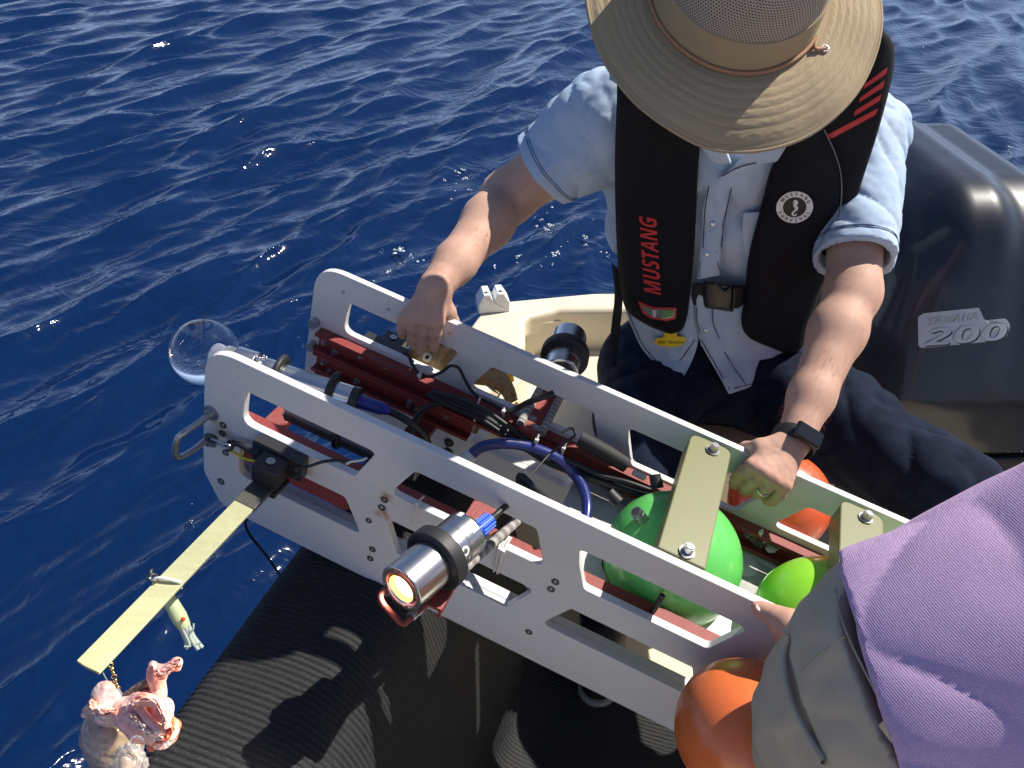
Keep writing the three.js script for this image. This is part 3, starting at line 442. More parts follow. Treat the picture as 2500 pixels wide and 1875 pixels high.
{
  const a = lamp('lit steel video lamp with black clamp pointing over the mat', -1), b = lamp('unlit steel video lamp behind the far panel', 1);
  const warm = col(1, 0.9, 0.62);
  part('reflector', lathe(a.q(a.Ln - 0.011), a.d, [[0.0005, 0], [0.014, 0.001], [0.0179, 0.0105]], 40), mat(0.85, 0.72, 0.3, 0.25, { metalness: 0.8, emissive: col(1, 0.95, 0.2), emissiveIntensity: 1.0 }), a.t);
  part('lens_rim', lathe(a.q(a.Ln - 0.0066), a.d, [[0.0128, 0.0007], [0.0172, 0]], 40), mat(1, 0.9, 0.5, 0.4, { emissive: col(1, 0.95, 0.2), emissiveIntensity: 1.1 }), a.t);
  part('glowing_lens', lathe(a.q(a.Ln - 0.0065), a.d, [[0, 0.001], [0.009, 0.0009], [0.0142, 0.0006]], 40), mat(1, 1, 0.9, 0.4, { emissive: col(1, 0.96, 0.5), emissiveIntensity: 3.5 }), a.t);
  const sp = new THREE.SpotLight(col(1, 0.92, 0.66), 0.8, 3, 1.2, 1, 2); sp.position.copy(a.q(a.Ln + 0.004)); sp.target.position.copy(a.q(a.Ln + 0.5)); sp.castShadow = true; sp.shadow.radius = 0.6; a.t.add(sp, sp.target);
  part('lens', lathe(b.q(b.Ln - 0.006), b.d, [[0, 0.001], [0.0163, 0]], 40), mat(0.05, 0.05, 0.05, 0.1), b.t);
  // blue connector, label and printed maker's mark on the lit lamp
  const off = a.side.clone().multiplyScalar(-0.013).addScaledVector(a.sx, 0.012), bk = (s) => a.q(-s).add(off);
  const blue = mat(0.015, 0.10, 0.62, 0.4), ribs = []; for (let k = 0; k < 12; k++) { const an = k / 12 * 6.283, e = a.side.clone().multiplyScalar(Math.cos(an) * 0.0098).addScaledVector(a.sx, Math.sin(an) * 0.0098); ribs.push(cyl(bk(0.004).add(e), bk(0.026).add(e), 0.0017, 0.0017, 6)); }
  part('connector', [cyl(bk(0.001), bk(0.027), 0.0098, 0.0092, 24), ...ribs], blue, a.t, 'ribbed blue connector');
  part('connector_boot', [cyl(bk(0.027), bk(0.04), 0.006, 0.004, 16), tube([bk(0.038), bk(0.06), bk(0.085).add(V(0.004, 0.03, 0.02)), bk(0.1).add(V(0.01, 0.06, 0.03))], 0.0042, 24, 10)], cableBlack, a.t);
  const skin = (s, an, h) => a.q(s).addScaledVector(a.side, Math.cos(an) * (0.0302 + h)).addScaledVector(a.sx, Math.sin(an) * (0.0302 + h));
  part('label_sticker', grid(6, 4, (s, t) => skin(0.003 + 0.012 * t, Math.PI - 0.55 + 0.45 * s, 0.0003)), mat(0.62, 0.68, 0.8, 0.5), a.t);
  part('label_sticker', grid(6, 4, (s, t) => skin(0.001 + 0.008 * t, Math.PI + 0.35 + 0.25 * s, 0.0003)), mat(0.7, 0.72, 0.75, 0.5), a.t);
  const print = mat(0.85, 0.85, 0.85, 0.5), dark = mat(0.08, 0.08, 0.09, 0.5);
  // lettering runs round the barrel beside the clamp
  const wrap = (s0, a0, k) => (x, y) => skin(s0 + y * k, a0 - x * k / 0.0302, 0.0003);
  const A0 = 2.35;
  part('lettering', mapGeo(textShapes('SubC', 8), wrap(0.034, A0 - 0.37, 0.00115)), dark, a.t);
  part('lettering', mapGeo(textShapes('imaging', 5), wrap(0.027, A0 - 0.42, 0.00095)), dark, a.t);
  part('emblem', mapGeo(new THREE.RingGeometry(3.4, 6, 24), wrap(0.0375, A0 - 0.1, 0.00105)), print, a.t);
}

// ---------------------------------------------------------------- glass dome camera
{
  const u0 = -0.111, v0 = 0.113, w0 = 0.100, t = landerThing('dome_camera', 'glass dome camera on a steel tube', 'camera', u0, v0, w0);
  const d = V(0.193, 0.0, 0.036).normalize(), q = (s) => d.clone().multiplyScalar(s), o = V(0, 0, 0);
  part('glass_dome', new THREE.SphereGeometry(0.0515, 64, 48), new THREE.MeshPhysicalMaterial({ color: 0xffffff, transmission: 1, thickness: 0.1, ior: 1.46, roughness: 0.01, attenuationColor: col(0.9, 0.96, 1), attenuationDistance: 0.6 }), t);
  part('neck', lathe(o, d, [[0.018, 0.047], [0.0235, 0.0485], [0.0255, 0.051], [0.0255, 0.080], [0.024, 0.0815], [0.0175, 0.0815], [0.0175, 0.095], [0.0205, 0.0955], [0.0215, 0.097], [0.0215, 0.112], [0.0205, 0.1125], [0.0205, 0.235], [0.019, 0.2365], [0, 0.2365]], 56), brushed, t);
  part('lens_barrel', lathe(o, d, [[0.008, 0.010], [0.0125, 0.009], [0.0145, 0.012], [0.0145, 0.026], [0.017, 0.027], [0.018, 0.030], [0.018, 0.052], [0.02, 0.0535]], 40), mat(0.6, 0.6, 0.66, 0.3, { metalness: 0.4 }), t); part('front_element', lathe(o, d, [[0, 0.008], [0.005, 0.009], [0.0082, 0.0115]], 32), mat(0.01, 0.01, 0.015, 0.05), t);
  const bolts = []; for (let k = 0; k < 6; k++) { const a = k / 6 * 6.283, e = V(0, Math.cos(a), Math.sin(a)).addScaledVector(d, -d.y * Math.cos(a)).normalize().multiplyScalar(0.0222); bolts.push(hexHead(q(0.0815).add(e), d, 0.003, 0.006)); }
  for (const b of bolts) part('bolt', b, steel, t);
  for (const s of [0.120, 0.205]) part('rubber_ring', new THREE.TorusGeometry(0.0268, 0.0078, 16, 48).scale(1, 1, 0.75).applyQuaternion(new THREE.Quaternion().setFromUnitVectors(V(0, 0, 1), d)).translate(q(s).x, q(s).y, q(s).z), blackRubber, t);
  part('end_cap', lathe(q(0.2365), d, [[0, 0.012], [0.02, 0.012], [0.0215, 0.01], [0.0215, 0.002], [0.02, 0], [0, 0]], 40), blackPlastic, t);
  part('connector', [cyl(q(0.248), q(0.288), 0.0115, 0.0105, 8), cyl(q(0.288), q(0.30), 0.009, 0.0065, 16)], mat(0.02, 0.03, 0.22, 0.4), t, 'dark blue connector');
  part('cable', tube([q(0.297), q(0.322).add(V(0, 0.006, 0)), q(0.35).add(V(0, 0.03, 0.01)), q(0.37).add(V(0, 0.07, 0.02))], 0.0062, 30, 12), cableBlack, t);
}
// second, dark battery tube lying along the near side
{
  const t = landerThing('battery_tube', 'dark grey tube lying beside the near panel', 'tube', 0.05, 0.135, 0.085), d = V(1, 0, 0);
  part('barrel', lathe(V(0, 0, 0), d, [[0, 0], [0.014, 0], [0.0155, 0.0015], [0.0155, 0.22], [0.014, 0.2215], [0, 0.2215]], 36), mat(0.14, 0.14, 0.15, 0.35, { metalness: 0.6 }), t);
  for (const s of [0.09, 0.2]) part('rubber_ring', new THREE.TorusGeometry(0.0175, 0.005, 12, 36).rotateY(Math.PI / 2).translate(s, 0, 0), blackRubber, t);
  for (const k of [-1, 1]) part('bolt', hexHead(V(-0.001, k * 0.007, -0.004), V(-1, 0, 0), 0.0035, 0.005), steel, t);
}

// ---------------------------------------------------------------- cables and hose inside the frame
{
  const bundle = thing('cable_bundle', 'thick bundle of black cables tied along the far red channel', 'cable', LO, LQ);
  const path = [[1055, 962], [1120, 985], [1190, 1022], [1260, 1068], [1330, 1112], [1400, 1140], [1470, 1168], [1530, 1190], [1590, 1208]];
  for (let k = 0; k < 9; k++) { const dx = rr(-14, 14), dy = rr(-20, 20), w = rr(0.222, 0.248), pts = path.map(([x, y], i) => onL(x + dx * rr(0.3, 1), y + dy * rr(0.4, 1) * (i < 1 ? 0.4 : 1) + rr(-4, 4), 'z', w - 0.012 * Math.sin(i / 8 * Math.PI))); part('cable', tube(pts, rr(0.0035, 0.0058), 60, 9), cableBlack, bundle); }
  part('cable', tube([onL(1000, 1075, 'z', 0.21), onL(1008, 1040, 'z', 0.215), onL(1030, 1005, 'z', 0.222), onL(1070, 985, 'z', 0.23), onL(1130, 990, 'z', 0.236)], 0.0058, 40, 10), cableBlack, bundle);
  part('cable', tube([onL(1240, 1005, 'z', 0.232), onL(1262, 997, 'z', 0.238), onL(1300, 975, 'z', 0.235), onL(1345, 968, 'z', 0.23)].map((v, i) => i > 1 ? onL(...[[0, 0], [0, 0], [1300, 978], [1352, 960]][i], 'z', i === 2 ? 0.232 : 0.245) : v), 0.0052, 40, 10), cableBlack, bundle);
  part('black_tape', tube([onL(1415, 1070, 'z', 0.236), onL(1470, 1100, 'z', 0.236), onL(1530, 1135, 'z', 0.24)], 0.013, 20, 14), mat(0.016, 0.016, 0.017, 0.7), bundle);
  part('heat_shrink', tube([onL(1545, 1152, 'z', 0.24), onL(1556, 1158, 'z', 0.24), onL(1575, 1167, 'z', 0.242)], 0.005, 10, 10), mat(0.6, 0.58, 0.52, 0.5), bundle);
  part('thin_wire', tube([onL(1372, 1055, 'z', 0.2), onL(1395, 1045, 'z', 0.21), onL(1405, 1060, 'z', 0.2), onL(1380, 1080, 'z', 0.2), onL(1340, 1110, 'z', 0.19)], 0.0022, 40, 8), cableBlack, bundle);
  const sc = thing('signal_cable', 'thin black cable looping in front of the far panel', 'cable', LO, LQ);
  part('wire', tube([onL(985, 862, 'z', 0.262), onL(997, 869, 'z', 0.262), onL(1006, 888, 'z', 0.258), onL(1022, 910, 'z', 0.254), onL(1044, 919, 'z', 0.253), onL(1078, 908, 'z', 0.25), onL(1100, 893, 'z', 0.25), onL(1118, 897, 'z', 0.252), onL(1134, 925, 'z', 0.256), onL(1152, 955, 'z', 0.26), onL(1172, 972, 'z', 0.258), onL(1200, 984, 'z', 0.25), onL(1226, 1000, 'z', 0.245)], 0.0027, 120, 8), cableBlack, sc);
  const hose = thing('blue_hose', 'curved dark blue hose with a pale sleeve inside the frame', 'hose', LO, LQ);
  const W = [[1150, 1110, 0.14], [1175, 1092, 0.15], [1215, 1083, 0.16], [1265, 1085, 0.18], [1320, 1100, 0.2], [1365, 1122, 0.21], [1400, 1155, 0.21], [1425, 1195, 0.19], [1433, 1240, 0.16], [1425, 1285, 0.13], [1405, 1320, 0.1]];
  part('hose_wall', tube(W.map(([x, y, w]) => onL(x, y, 'z', w)), 0.0085, 80, 16), mat(0.016, 0.028, 0.16, 0.3, { clearcoat: 0.4 }), hose);
  part('sleeve', cyl(onL(1128, 1130, 'z', 0.13), onL(1153, 1108, 'z', 0.141), 0.0105, 0.0105, 24), mat(0.55, 0.58, 0.56, 0.45), hose);
  const loop = thing('bungee_cord', 'black cord loop hanging inside the frame', 'cord', LO, LQ);
  part('cord', tube([onL(1380, 1260, 'z', 0.06), onL(1340, 1225, 'z', 0.08), onL(1300, 1188, 'z', 0.1), onL(1280, 1168, 'z', 0.11), onL(1270, 1162, 'z', 0.112), onL(1268, 1174, 'z', 0.11), onL(1280, 1190, 'z', 0.1), onL(1305, 1225, 'z', 0.08)], 0.0055, 60, 10), cableBlack, loop);
  part('string', tube([onL(1342, 1108, 'z', 0.18), onL(1305, 1150, 'z', 0.14), onL(1262, 1195, 'z', 0.09)], 0.0016, 20, 6), cableBlack, loop);
  const inner = thing('inner_cable', 'black cable lying on the near red channel', 'cable', LO, LQ);
  part('wire', tube([onL(958, 1196, 'z', 0.03), onL(985, 1212, 'z', 0.03), onL(1030, 1236, 'z', 0.026), onL(1075, 1256, 'z', 0.024), onL(1120, 1262, 'z', 0.03), onL(1165, 1256, 'z', 0.035)], 0.0032, 60, 8), cableBlack, inner);
}
// ---------------------------------------------------------------- the man in the sun hat
const man = thing('person', 'person in a khaki sun hat and black life vest leaning over the frame', 'person');
const strip = (A, B, depth, th, o = {}) => {       // a padded panel between two edge lines given in pixels, at its own depth
  const ca = curve(A.map(([x, y]) => V(x, y, 0))), cb = curve(B.map(([x, y]) => V(x, y, 0))), back = o.back ?? 0.012, ru = o.rows ?? 60, cu = o.cols ?? 26, e = o.round ?? 0.16, sq = o.sq ?? 0.45;
  const prof = (s) => Math.pow(clamp(4 * s * (1 - s)), sq), endp = (t) => Math.pow(clamp(Math.min(t / e, (1 - t) / e)), 0.5);
  const front = (s, t) => { const a = ca.getPoint(t), b = cb.getPoint(t), x = lerp(a.x, b.x, s), y = lerp(a.y, b.y, s); return P(x, y, depth(x, y) - th * prof(s) * endp(t) + (o.wave ? o.wave(x, y) : 0)); };
  const rear = (s, t) => { const a = ca.getPoint(t), b = cb.getPoint(t), x = lerp(a.x, b.x, s), y = lerp(a.y, b.y, s); return P(x, y, depth(x, y) + back * prof(s) * endp(t) + 0.0006 + (o.wave ? o.wave(x, y) : 0)); };
  const g = grid(cu * 2, ru, (q, t) => q < 0.5 ? front(q * 2, t) : rear(2 - q * 2, t));
  const at = (px, py, h = 0.0012) => { let s = 0.5, t = 0.5; for (let k = 0; k < 3; k++) { let lo = 0, hi = 1; for (let i = 0; i < 22; i++) { t = (lo + hi) / 2; if (lerp(ca.getPoint(t).y, cb.getPoint(t).y, s) < py) lo = t; else hi = t; } s = clamp((px - ca.getPoint(t).x) / (cb.getPoint(t).x - ca.getPoint(t).x)); } return P(px, py, depth(px, py) - th * prof(s) * endp(t) - h); };
  return { g, at };
};
{
  const NB = R3(0.34, -0.40, -1.28), RS = P(1490, 292, 1.30), LS = P(2098, 335, 1.42), RE = P(1240, 482, 1.40), LE = P(2082, 715, 1.31), RW = P(1062, 702, 1.228), LWr = P(1938, 1076, 1.192);
  const RH = R3(0.29, -0.95, -1.43), LH = R3(0.50, -0.95, -1.42), RK = R3(0.24, -0.985, -1.08), LK = P(2305, 1205, 1.34), RA = R3(0.215, -1.48, -1.21), LA = R3(0.80, -1.48, -1.04);
  const hn = V(0.04, 0.76, 0.65).normalize(), hf = V(0.02, -0.65, 0.76).addScaledVector(hn, -V(0.02, -0.65, 0.76).dot(hn)).normalize(), hx = hf.clone().cross(hn).multiplyScalar(-1);
  const BC = P(1800, -32, 0.97), HC = BC.clone().addScaledVector(hn, -0.035), HQ = new THREE.Quaternion().setFromRotationMatrix(new THREE.Matrix4().makeBasis(hn.clone().cross(hf), hn, hf));
  const hp = (x, y, z) => V(x, y, z).applyQuaternion(HQ).add(HC);       // head frame: right, up, forward

  // ---- skin: head, neck, trunk core, arms
  const skinMat = new THREE.MeshPhysicalMaterial({ vertexColors: true, roughness: 0.62, specularIntensity: 0.6, side: THREE.DoubleSide, sheen: 0.3, sheenColor: col(0.8, 0.55, 0.4), sheenRoughness: 0.6 });
  const mid = (a, b, t) => a.clone().lerp(b, t);
  const parts = [[ellip(hp(0, 0.03, -0.005), HQ, 0.074, 0.088, 0.095), 0.02], [ellip(hp(0, -0.045, 0.03), HQ, 0.058, 0.062, 0.062), 0.03], [bone(hp(0, -0.005, 0.088), hp(0, -0.04, 0.108), 0.009, 0.014), 0.012], [bone(hp(-0.022, -0.068, 0.083), hp(0.022, -0.068, 0.083), 0.007, 0.007), 0.012], [bone(hp(-0.03, -0.1, 0.07), hp(0.03, -0.1, 0.07), 0.016, 0.016), 0.025],
    [ellip(hp(-0.078, -0.01, 0), HQ, 0.008, 0.03, 0.02), 0.01], [ellip(hp(0.078, -0.01, 0), HQ, 0.008, 0.03, 0.02), 0.01], [bone(hp(-0.04, 0.02, 0.08), hp(0.04, 0.02, 0.08), 0.012, 0.012), 0.02],
    [bone(hp(0, -0.07, -0.02), NB, 0.058, 0.066), 0.04], [bone(NB, R3(0.38, -0.8, -1.45), 0.06, 0.06), 0.05], [bone(RS, NB, 0.05, 0.05), 0.05], [bone(LS, NB, 0.05, 0.05), 0.05],
    [bone(RS, mid(RS, RE, 0.5), 0.055, 0.05), 0.03], [bone(mid(RS, RE, 0.5), RE, 0.05, 0.046), 0.03], [bone(RE, mid(RE, RW, 0.3), 0.043, 0.042), 0.025], [bone(mid(RE, RW, 0.3), mid(RE, RW, 0.75), 0.042, 0.032), 0.025], [bone(mid(RE, RW, 0.75), RW, 0.032, 0.026), 0.02],
    [bone(LS, mid(LS, LE, 0.5), 0.055, 0.048), 0.03], [bone(mid(LS, LE, 0.5), LE, 0.048, 0.042), 0.03], [bone(LE, mid(LE, LWr, 0.28), 0.041, 0.042), 0.025], [bone(mid(LE, LWr, 0.28), mid(LE, LWr, 0.72), 0.042, 0.033), 0.025], [bone(mid(LE, LWr, 0.72), LWr, 0.033, 0.0268), 0.02]];
  const eyeL = ellip(hp(-0.032, 0, 0.085), HQ, 0.016, 0.01, 0.012), eyeR = ellip(hp(0.032, 0, 0.085), HQ, 0.016, 0.01, 0.012);
  const bodyF = (x, y, z) => { let d = 1e3; for (const [f, k] of parts) d = smin(d, f(x, y, z), k); d = Math.max(d, -eyeL(x, y, z), -eyeR(x, y, z)); return d; };
  const bodyG = meshSDF(bodyF, R3(-0.24, -0.95, -1.52), R3(0.68, -0.02, -0.86), 0.0075);

  // ---- hands: palm fan plus five finger chains, closed round the rail of the far panel
  const Lw = (px, py, w) => onLw(px, py, w);
  const hand = (W, back, mcp, chains, thumb) => {
    const fs = [];
    mcp.forEach((m, i) => fs.push([bone(W, m, 0.0185, 0.0112), 0.012]));
    for (let i = 0; i < 3; i++) fs.push([bone(mid(mcp[i], mcp[i + 1], 0.5), mid(W, mid(mcp[i], mcp[i + 1], 0.5), 0.4), 0.0085, 0.013), 0.01]);
    fs.push([bone(back, W, 0.0262, 0.0215), 0.014]);
    const fingers = chains.map((c) => { const b = []; for (let i = 0; i < c.length - 1; i++) { const r = (k) => lerp(0.0098, 0.0076, k / (c.length - 1)); b.push(bone(c[i], c[i + 1], r(i), r(i + 1))); } return b; });
    const tb = []; for (let i = 0; i < thumb.length - 1; i++) tb.push(bone(thumb[i], thumb[i + 1], lerp(0.0155, 0.009, i / (thumb.length - 1)), lerp(0.0155, 0.009, (i + 1) / (thumb.length - 1))));
    const F = (x, y, z) => {
      let p = 1e3; for (const [f, k] of fs) p = smin(p, f(x, y, z), k);
      let t = 1e3; for (const b of tb) t = smin(t, b(x, y, z), 0.006); p = smin(p, t, 0.014);
      for (const c of fingers) { let f = 1e3; for (const b of c) f = smin(f, b(x, y, z), 0.004); p = smin(p, f, 0.0028); }
      return p + 0.0003 * noise3(x * 70, y * 70, z * 70);
    };
    const bb = new THREE.Box3().setFromPoints([W, back, ...mcp, ...chains.flat(), ...thumb]).expandByScalar(0.035);
    return meshSDF(F, bb.min, bb.max, 0.0027);
  };
  const rM = [[1070, 786, 0.258], [1042, 780, 0.255], [1012, 778, 0.257], [987, 781, 0.262]].map((a) => Lw(...a));
  const rChains = [
    [rM[0], Lw(1064, 812, 0.2585), Lw(1060, 838, 0.266), Lw(1060, 847, 0.281), Lw(1062, 838, 0.296)],
    [rM[1], Lw(1035, 808, 0.2565), Lw(1031, 835, 0.264), Lw(1030, 845, 0.280), Lw(1034, 836, 0.296)],
    [rM[2], Lw(1009, 801, 0.2575), Lw(1007, 824, 0.265), Lw(1007, 833, 0.280), Lw(1011, 825, 0.296)],
    [rM[3], Lw(984, 794, 0.262), Lw(983, 806, 0.267), Lw(984, 815, 0.280), Lw(988, 809, 0.294)]];
  const rThumb = [mid(RW, Lw(1085, 760, 0.29), 0.25), Lw(1092, 762, 0.292), Lw(1102, 785, 0.302), Lw(1096, 818, 0.304), Lw(1088, 843, 0.301)];
  const rHand = hand(RW, mid(RE, RW, 0.9), rM, rChains, rThumb);
  const lM = [[1836, 1136, 0.252], [1864, 1152, 0.246], [1890, 1170, 0.247], [1916, 1184, 0.253]].map((a) => Lw(...a));
  const lChains = [
    [lM[0], Lw(1815, 1153, 0.25), Lw(1797, 1168, 0.258), Lw(1793, 1180, 0.274), Lw(1800, 1178, 0.29)],
    [lM[1], Lw(1843, 1172, 0.246), Lw(1823, 1188, 0.254), Lw(1818, 1196, 0.27), Lw(1826, 1192, 0.288)],
    [lM[2], Lw(1872, 1190, 0.246), Lw(1853, 1200, 0.254), Lw(1846, 1205, 0.267), Lw(1852, 1202, 0.28)],
    [lM[3], Lw(1904, 1206, 0.252), Lw(1889, 1220, 0.259), Lw(1877, 1222, 0.266), Lw(1869, 1214, 0.268)]];
  const lThumb = [mid(LWr, Lw(1880, 1090, 0.27), 0.4), Lw(1856, 1094, 0.285), Lw(1822, 1098, 0.3), Lw(1800, 1112, 0.303), Lw(1793, 1128, 0.302)];
  const lHand = hand(LWr, mid(LE, LWr, 0.9), lM, lChains, lThumb);
  const knuckles = [...rM, ...lM];
  const skinG = merge([bodyG, rHand, lHand]);
  paint(skinG, (x, y, z, c) => {
    const n = fbm(x * 14, y * 14, z * 14, 3), m = noise3(x * 120, y * 120, z * 120); let k = 0; for (const q of knuckles) k = Math.max(k, 1 - Math.hypot(x - q.x, y - q.y, z - q.z) / 0.02);
    const f = Math.max(0, noise3(x * 75 + 9, y * 75, z * 75) - 0.45), vn = Math.max(0, 1 - Math.abs(noise3(x * 26, y * 26, z * 26 + 4)) * 7); c.setRGB(0.53 + 0.05 * n + 0.015 * m + 0.07 * k - 0.09 * f - 0.02 * vn, 0.32 + 0.04 * n + 0.014 * m - 0.02 * k - 0.075 * f - 0.01 * vn, 0.24 + 0.03 * n + 0.012 * m - 0.005 * k - 0.055 * f);
  });
  const body = part('body', skinG, skinMat, man);
  for (const e of [-0.032, 0.032]) part('eye', new THREE.SphereGeometry(0.0115, 20, 14).translate(...hp(e, 0, 0.082).toArray()), mat(0.8, 0.78, 0.75, 0.2), body);
  part('hair', meshSDF((x, y, z) => { const d = Math.max(ellip(hp(0, 0.03, -0.014), HQ, 0.079, 0.093, 0.098)(x, y, z), bone(hp(0, -0.03, -0.2), hp(0, 0.13, 0.05), 0.13, 0.13)(x, y, z)); return d + 0.002 * noise3(x * 90, y * 90, z * 90); }, HC.clone().addScalar(-0.16), HC.clone().addScalar(0.16), 0.006), mat(0.09, 0.05, 0.03, 0.8), body);
  // fine hair along both forearms
  {
    const hg = [], add = (A, B, ra, rb, n) => { for (let i = 0; i < n; i++) { const t = rnd(), c = mid(A, B, t), ax = B.clone().sub(A).normalize(), s = V(0, 1, 0).cross(ax).normalize(), u = ax.clone().cross(s), an = rnd() * 6.283, d = s.clone().multiplyScalar(Math.cos(an)).addScaledVector(u, Math.sin(an)), r = lerp(ra, rb, t) * 0.985, p = c.addScaledVector(d, r), l = rr(0.006, 0.014), tip = p.clone().addScaledVector(d, l * rr(0.3, 0.7)).addScaledVector(ax, l * rr(0.3, 1)).addScaledVector(s, rr(-0.003, 0.003)), w = 0.00011, m2 = p.clone().lerp(tip, 0.5).addScaledVector(d, l * 0.12), o = d.clone().cross(ax).multiplyScalar(w);
      const q = [p.clone().add(o), p.clone().sub(o), m2.clone().add(o), m2.clone().sub(o), tip]; hg.push(q[0], q[1], q[2], q[1], q[3], q[2], q[2], q[3], q[4]); } };
    add(RE, RW, 0.0425, 0.028, 1500); add(mid(RS, RE, 0.66), RE, 0.05, 0.046, 300); add(LE, LWr, 0.044, 0.03, 1700); add(mid(LS, LE, 0.75), LE, 0.046, 0.042, 250);
    const g = new THREE.BufferGeometry().setFromPoints(hg); g.computeVertexNormals(); part('arm_hair', g, mat(0.42, 0.24, 0.11, 0.5), body).userData.kind = 'stuff';
  }
  // ---- ring and wrist watch
  { const a = lChains[2][1], b = lChains[2][2], d = b.clone().sub(a).normalize(), c = mid(a, b, 0.45); part('ring', new THREE.TorusGeometry(0.0104, 0.0015, 10, 36).scale(1, 1, 1.6).applyQuaternion(new THREE.Quaternion().setFromUnitVectors(V(0, 0, 1), d)).translate(c.x, c.y, c.z), mat(0.75, 0.73, 0.7, 0.15, { metalness: 1 }), man, 'steel wedding band'); }
  {
    const ax = LE.clone().sub(LWr).normalize(), c = LWr.clone().addScaledVector(ax, -0.001), out = camera.position.clone().sub(c).addScaledVector(V(0.3, -0.2, 0.15), 1.2); out.addScaledVector(ax, -out.dot(ax)).normalize(); const sd = ax.clone().cross(out);
    const w = thing('wrist_watch', 'black smart watch worn on the wrist', 'watch'); const rx = 0.0315, ry = 0.0335;
    const loop = (a, h, k) => c.clone().addScaledVector(sd, Math.sin(a) * (rx + h)).addScaledVector(out, Math.cos(a) * (ry + h)).addScaledVector(ax, k);
    part('strap', grid(72, 6, (s, t) => { const an = s * Math.PI * 2, e = (t - 0.5) * 0.024; return loop(an, 0.0022 - 0.0016 * Math.pow(Math.abs(t - 0.5) * 2, 4), e); }), blackRubber, w);
    const q = new THREE.Quaternion().setFromRotationMatrix(new THREE.Matrix4().makeBasis(sd, ax, out));
    const cs = part('case', new RoundedBoxGeometry(0.044, 0.0265, 0.009, 4, 0.0042), mat(0.05, 0.05, 0.055, 0.25, { metalness: 0.6 }), w); cs.quaternion.copy(q); cs.position.copy(c.clone().addScaledVector(out, 0.0385));
    const sc = part('screen', new RoundedBoxGeometry(0.040, 0.0225, 0.0016, 3, 0.0007), mat(0.012, 0.012, 0.015, 0.06, { clearcoat: 1, clearcoatRoughness: 0.03 }), w); sc.quaternion.copy(q); sc.position.copy(c.clone().addScaledVector(out, 0.0428));
  }

  // ---- shirt: trunk and short sleeves
  const RC = mid(RS, RE, 0.64), LC = mid(LS, LE, 0.80), rDir = RE.clone().sub(RS).normalize(), lDir = LE.clone().sub(LS).normalize();
  const SQ = new THREE.Quaternion().setFromUnitVectors(V(0, -1, 0), R3(0.392, -0.95, -1.42).sub(NB).normalize());
  const torso = [[ellip(R3(0.348, -0.52, -1.345), SQ, 0.185, 0.19, 0.095), 0.08], [ellip(R3(0.37, -0.70, -1.385), SQ, 0.172, 0.2, 0.092), 0.08], [ellip(R3(0.39, -0.88, -1.42), SQ, 0.178, 0.16, 0.105), 0.08], [bone(RS, NB, 0.07, 0.085), 0.06], [bone(LS, NB, 0.07, 0.085), 0.06], [bone(NB.clone().add(V(-0.005, 0.025, 0.02)), NB, 0.07, 0.075), 0.03]];
  const sleeves = [[bone(RS, RC, 0.076, 0.073), 0.05], [bone(LS, LC, 0.074, 0.07), 0.05]];
  const fold = (x, y, z) => { const a = noise3(x * 6 + 3, y * 11, z * 6) , b = 1 - Math.abs(noise3(x * 9 + y * 8, y * 4 - x * 4, z * 8)); return 0.004 * a + 0.006 * (b * b - 0.5) + 0.0008 * noise3(x * 45, y * 45, z * 45); };
  const armHoleR = bone(mid(RS, RE, 0.4), RE, 0.055, 0.058), armHoleL = bone(mid(LS, LE, 0.5), LE, 0.053, 0.055), neckHole = bone(NB, hp(0, -0.1, 0.0), 0.056, 0.066);
  const shirtF = (x, y, z) => {
    let d = 1e3; for (const [f, k] of torso) d = smin(d, f(x, y, z), k); for (const [f, k] of sleeves) d = smin(d, f(x, y, z), k);
    d += fold(x, y, z);
    d = Math.max(d, (x - RC.x) * rDir.x + (y - RC.y) * rDir.y + (z - RC.z) * rDir.z, (x - LC.x) * lDir.x + (y - LC.y) * lDir.y + (z - LC.z) * lDir.z);
    d = Math.max(d, -armHoleR(x, y, z), -armHoleL(x, y, z), -neckHole(x, y, z), R3(0, -0.99, 0).y - y);
    return d;
  };
  const cloth = new THREE.MeshPhysicalMaterial({ vertexColors: true, roughness: 0.82, side: THREE.DoubleSide, sheen: 0.2, sheenColor: col(0.8, 0.9, 1), sheenRoughness: 0.6 });
  const dye = (x, y, z, c) => { const n = fbm(x * 9, y * 9, z * 9, 3), m = 0.03 * noise3(x * 260, y * 260, z * 260); c.setRGB(0.40 + 0.09 * n + m, 0.505 + 0.055 * n + m, 0.65 + 0.02 * n + m); };
  const shirt = part('shirt', paint(meshSDF(shirtF, R3(-0.02, -1.02, -1.58), R3(0.72, -0.26, -1.02), 0.0062), dye), cloth, man, 'pale blue short sleeved snap shirt');
  // front depth of the trunk, from its own axis
  const axisC = (py) => 1.278 + (py - 322) / 573 * 0.43, chest = (px, py) => axisC(py) - 0.098 + 0.05 * Math.pow((px - 1755) / 330, 2);
  const paintS = (g) => paint(g, dye);
  const flutter = (x, y) => 0.005 * noise3(x * 0.018, y * 0.012, 5) + 0.0025 * noise3(x * 0.05, y * 0.02, 8);
  const placketU = strip([[1742, 430], [1733, 446], [1717, 505], [1713, 560], [1711, 607], [1706, 645], [1703, 682]], [[1806, 425], [1797, 446], [1783, 505], [1771, 546], [1769, 575], [1765, 607], [1757, 672]], (x, y) => chest(x, y) - 0.030, 0.004, { cols: 8, wave: flutter, sq: 0.2, back: 0.004 });
  part('placket', paintS(placketU.g), cloth, man);
  const placketD = strip([[1697, 745], [1697, 780], [1705, 812], [1712, 846]], [[1745, 742], [1744, 780], [1748, 806], [1760, 840]], (x, y) => chest(x, y) - 0.026, 0.004, { cols: 8, wave: flutter, sq: 0.2, back: 0.004 });
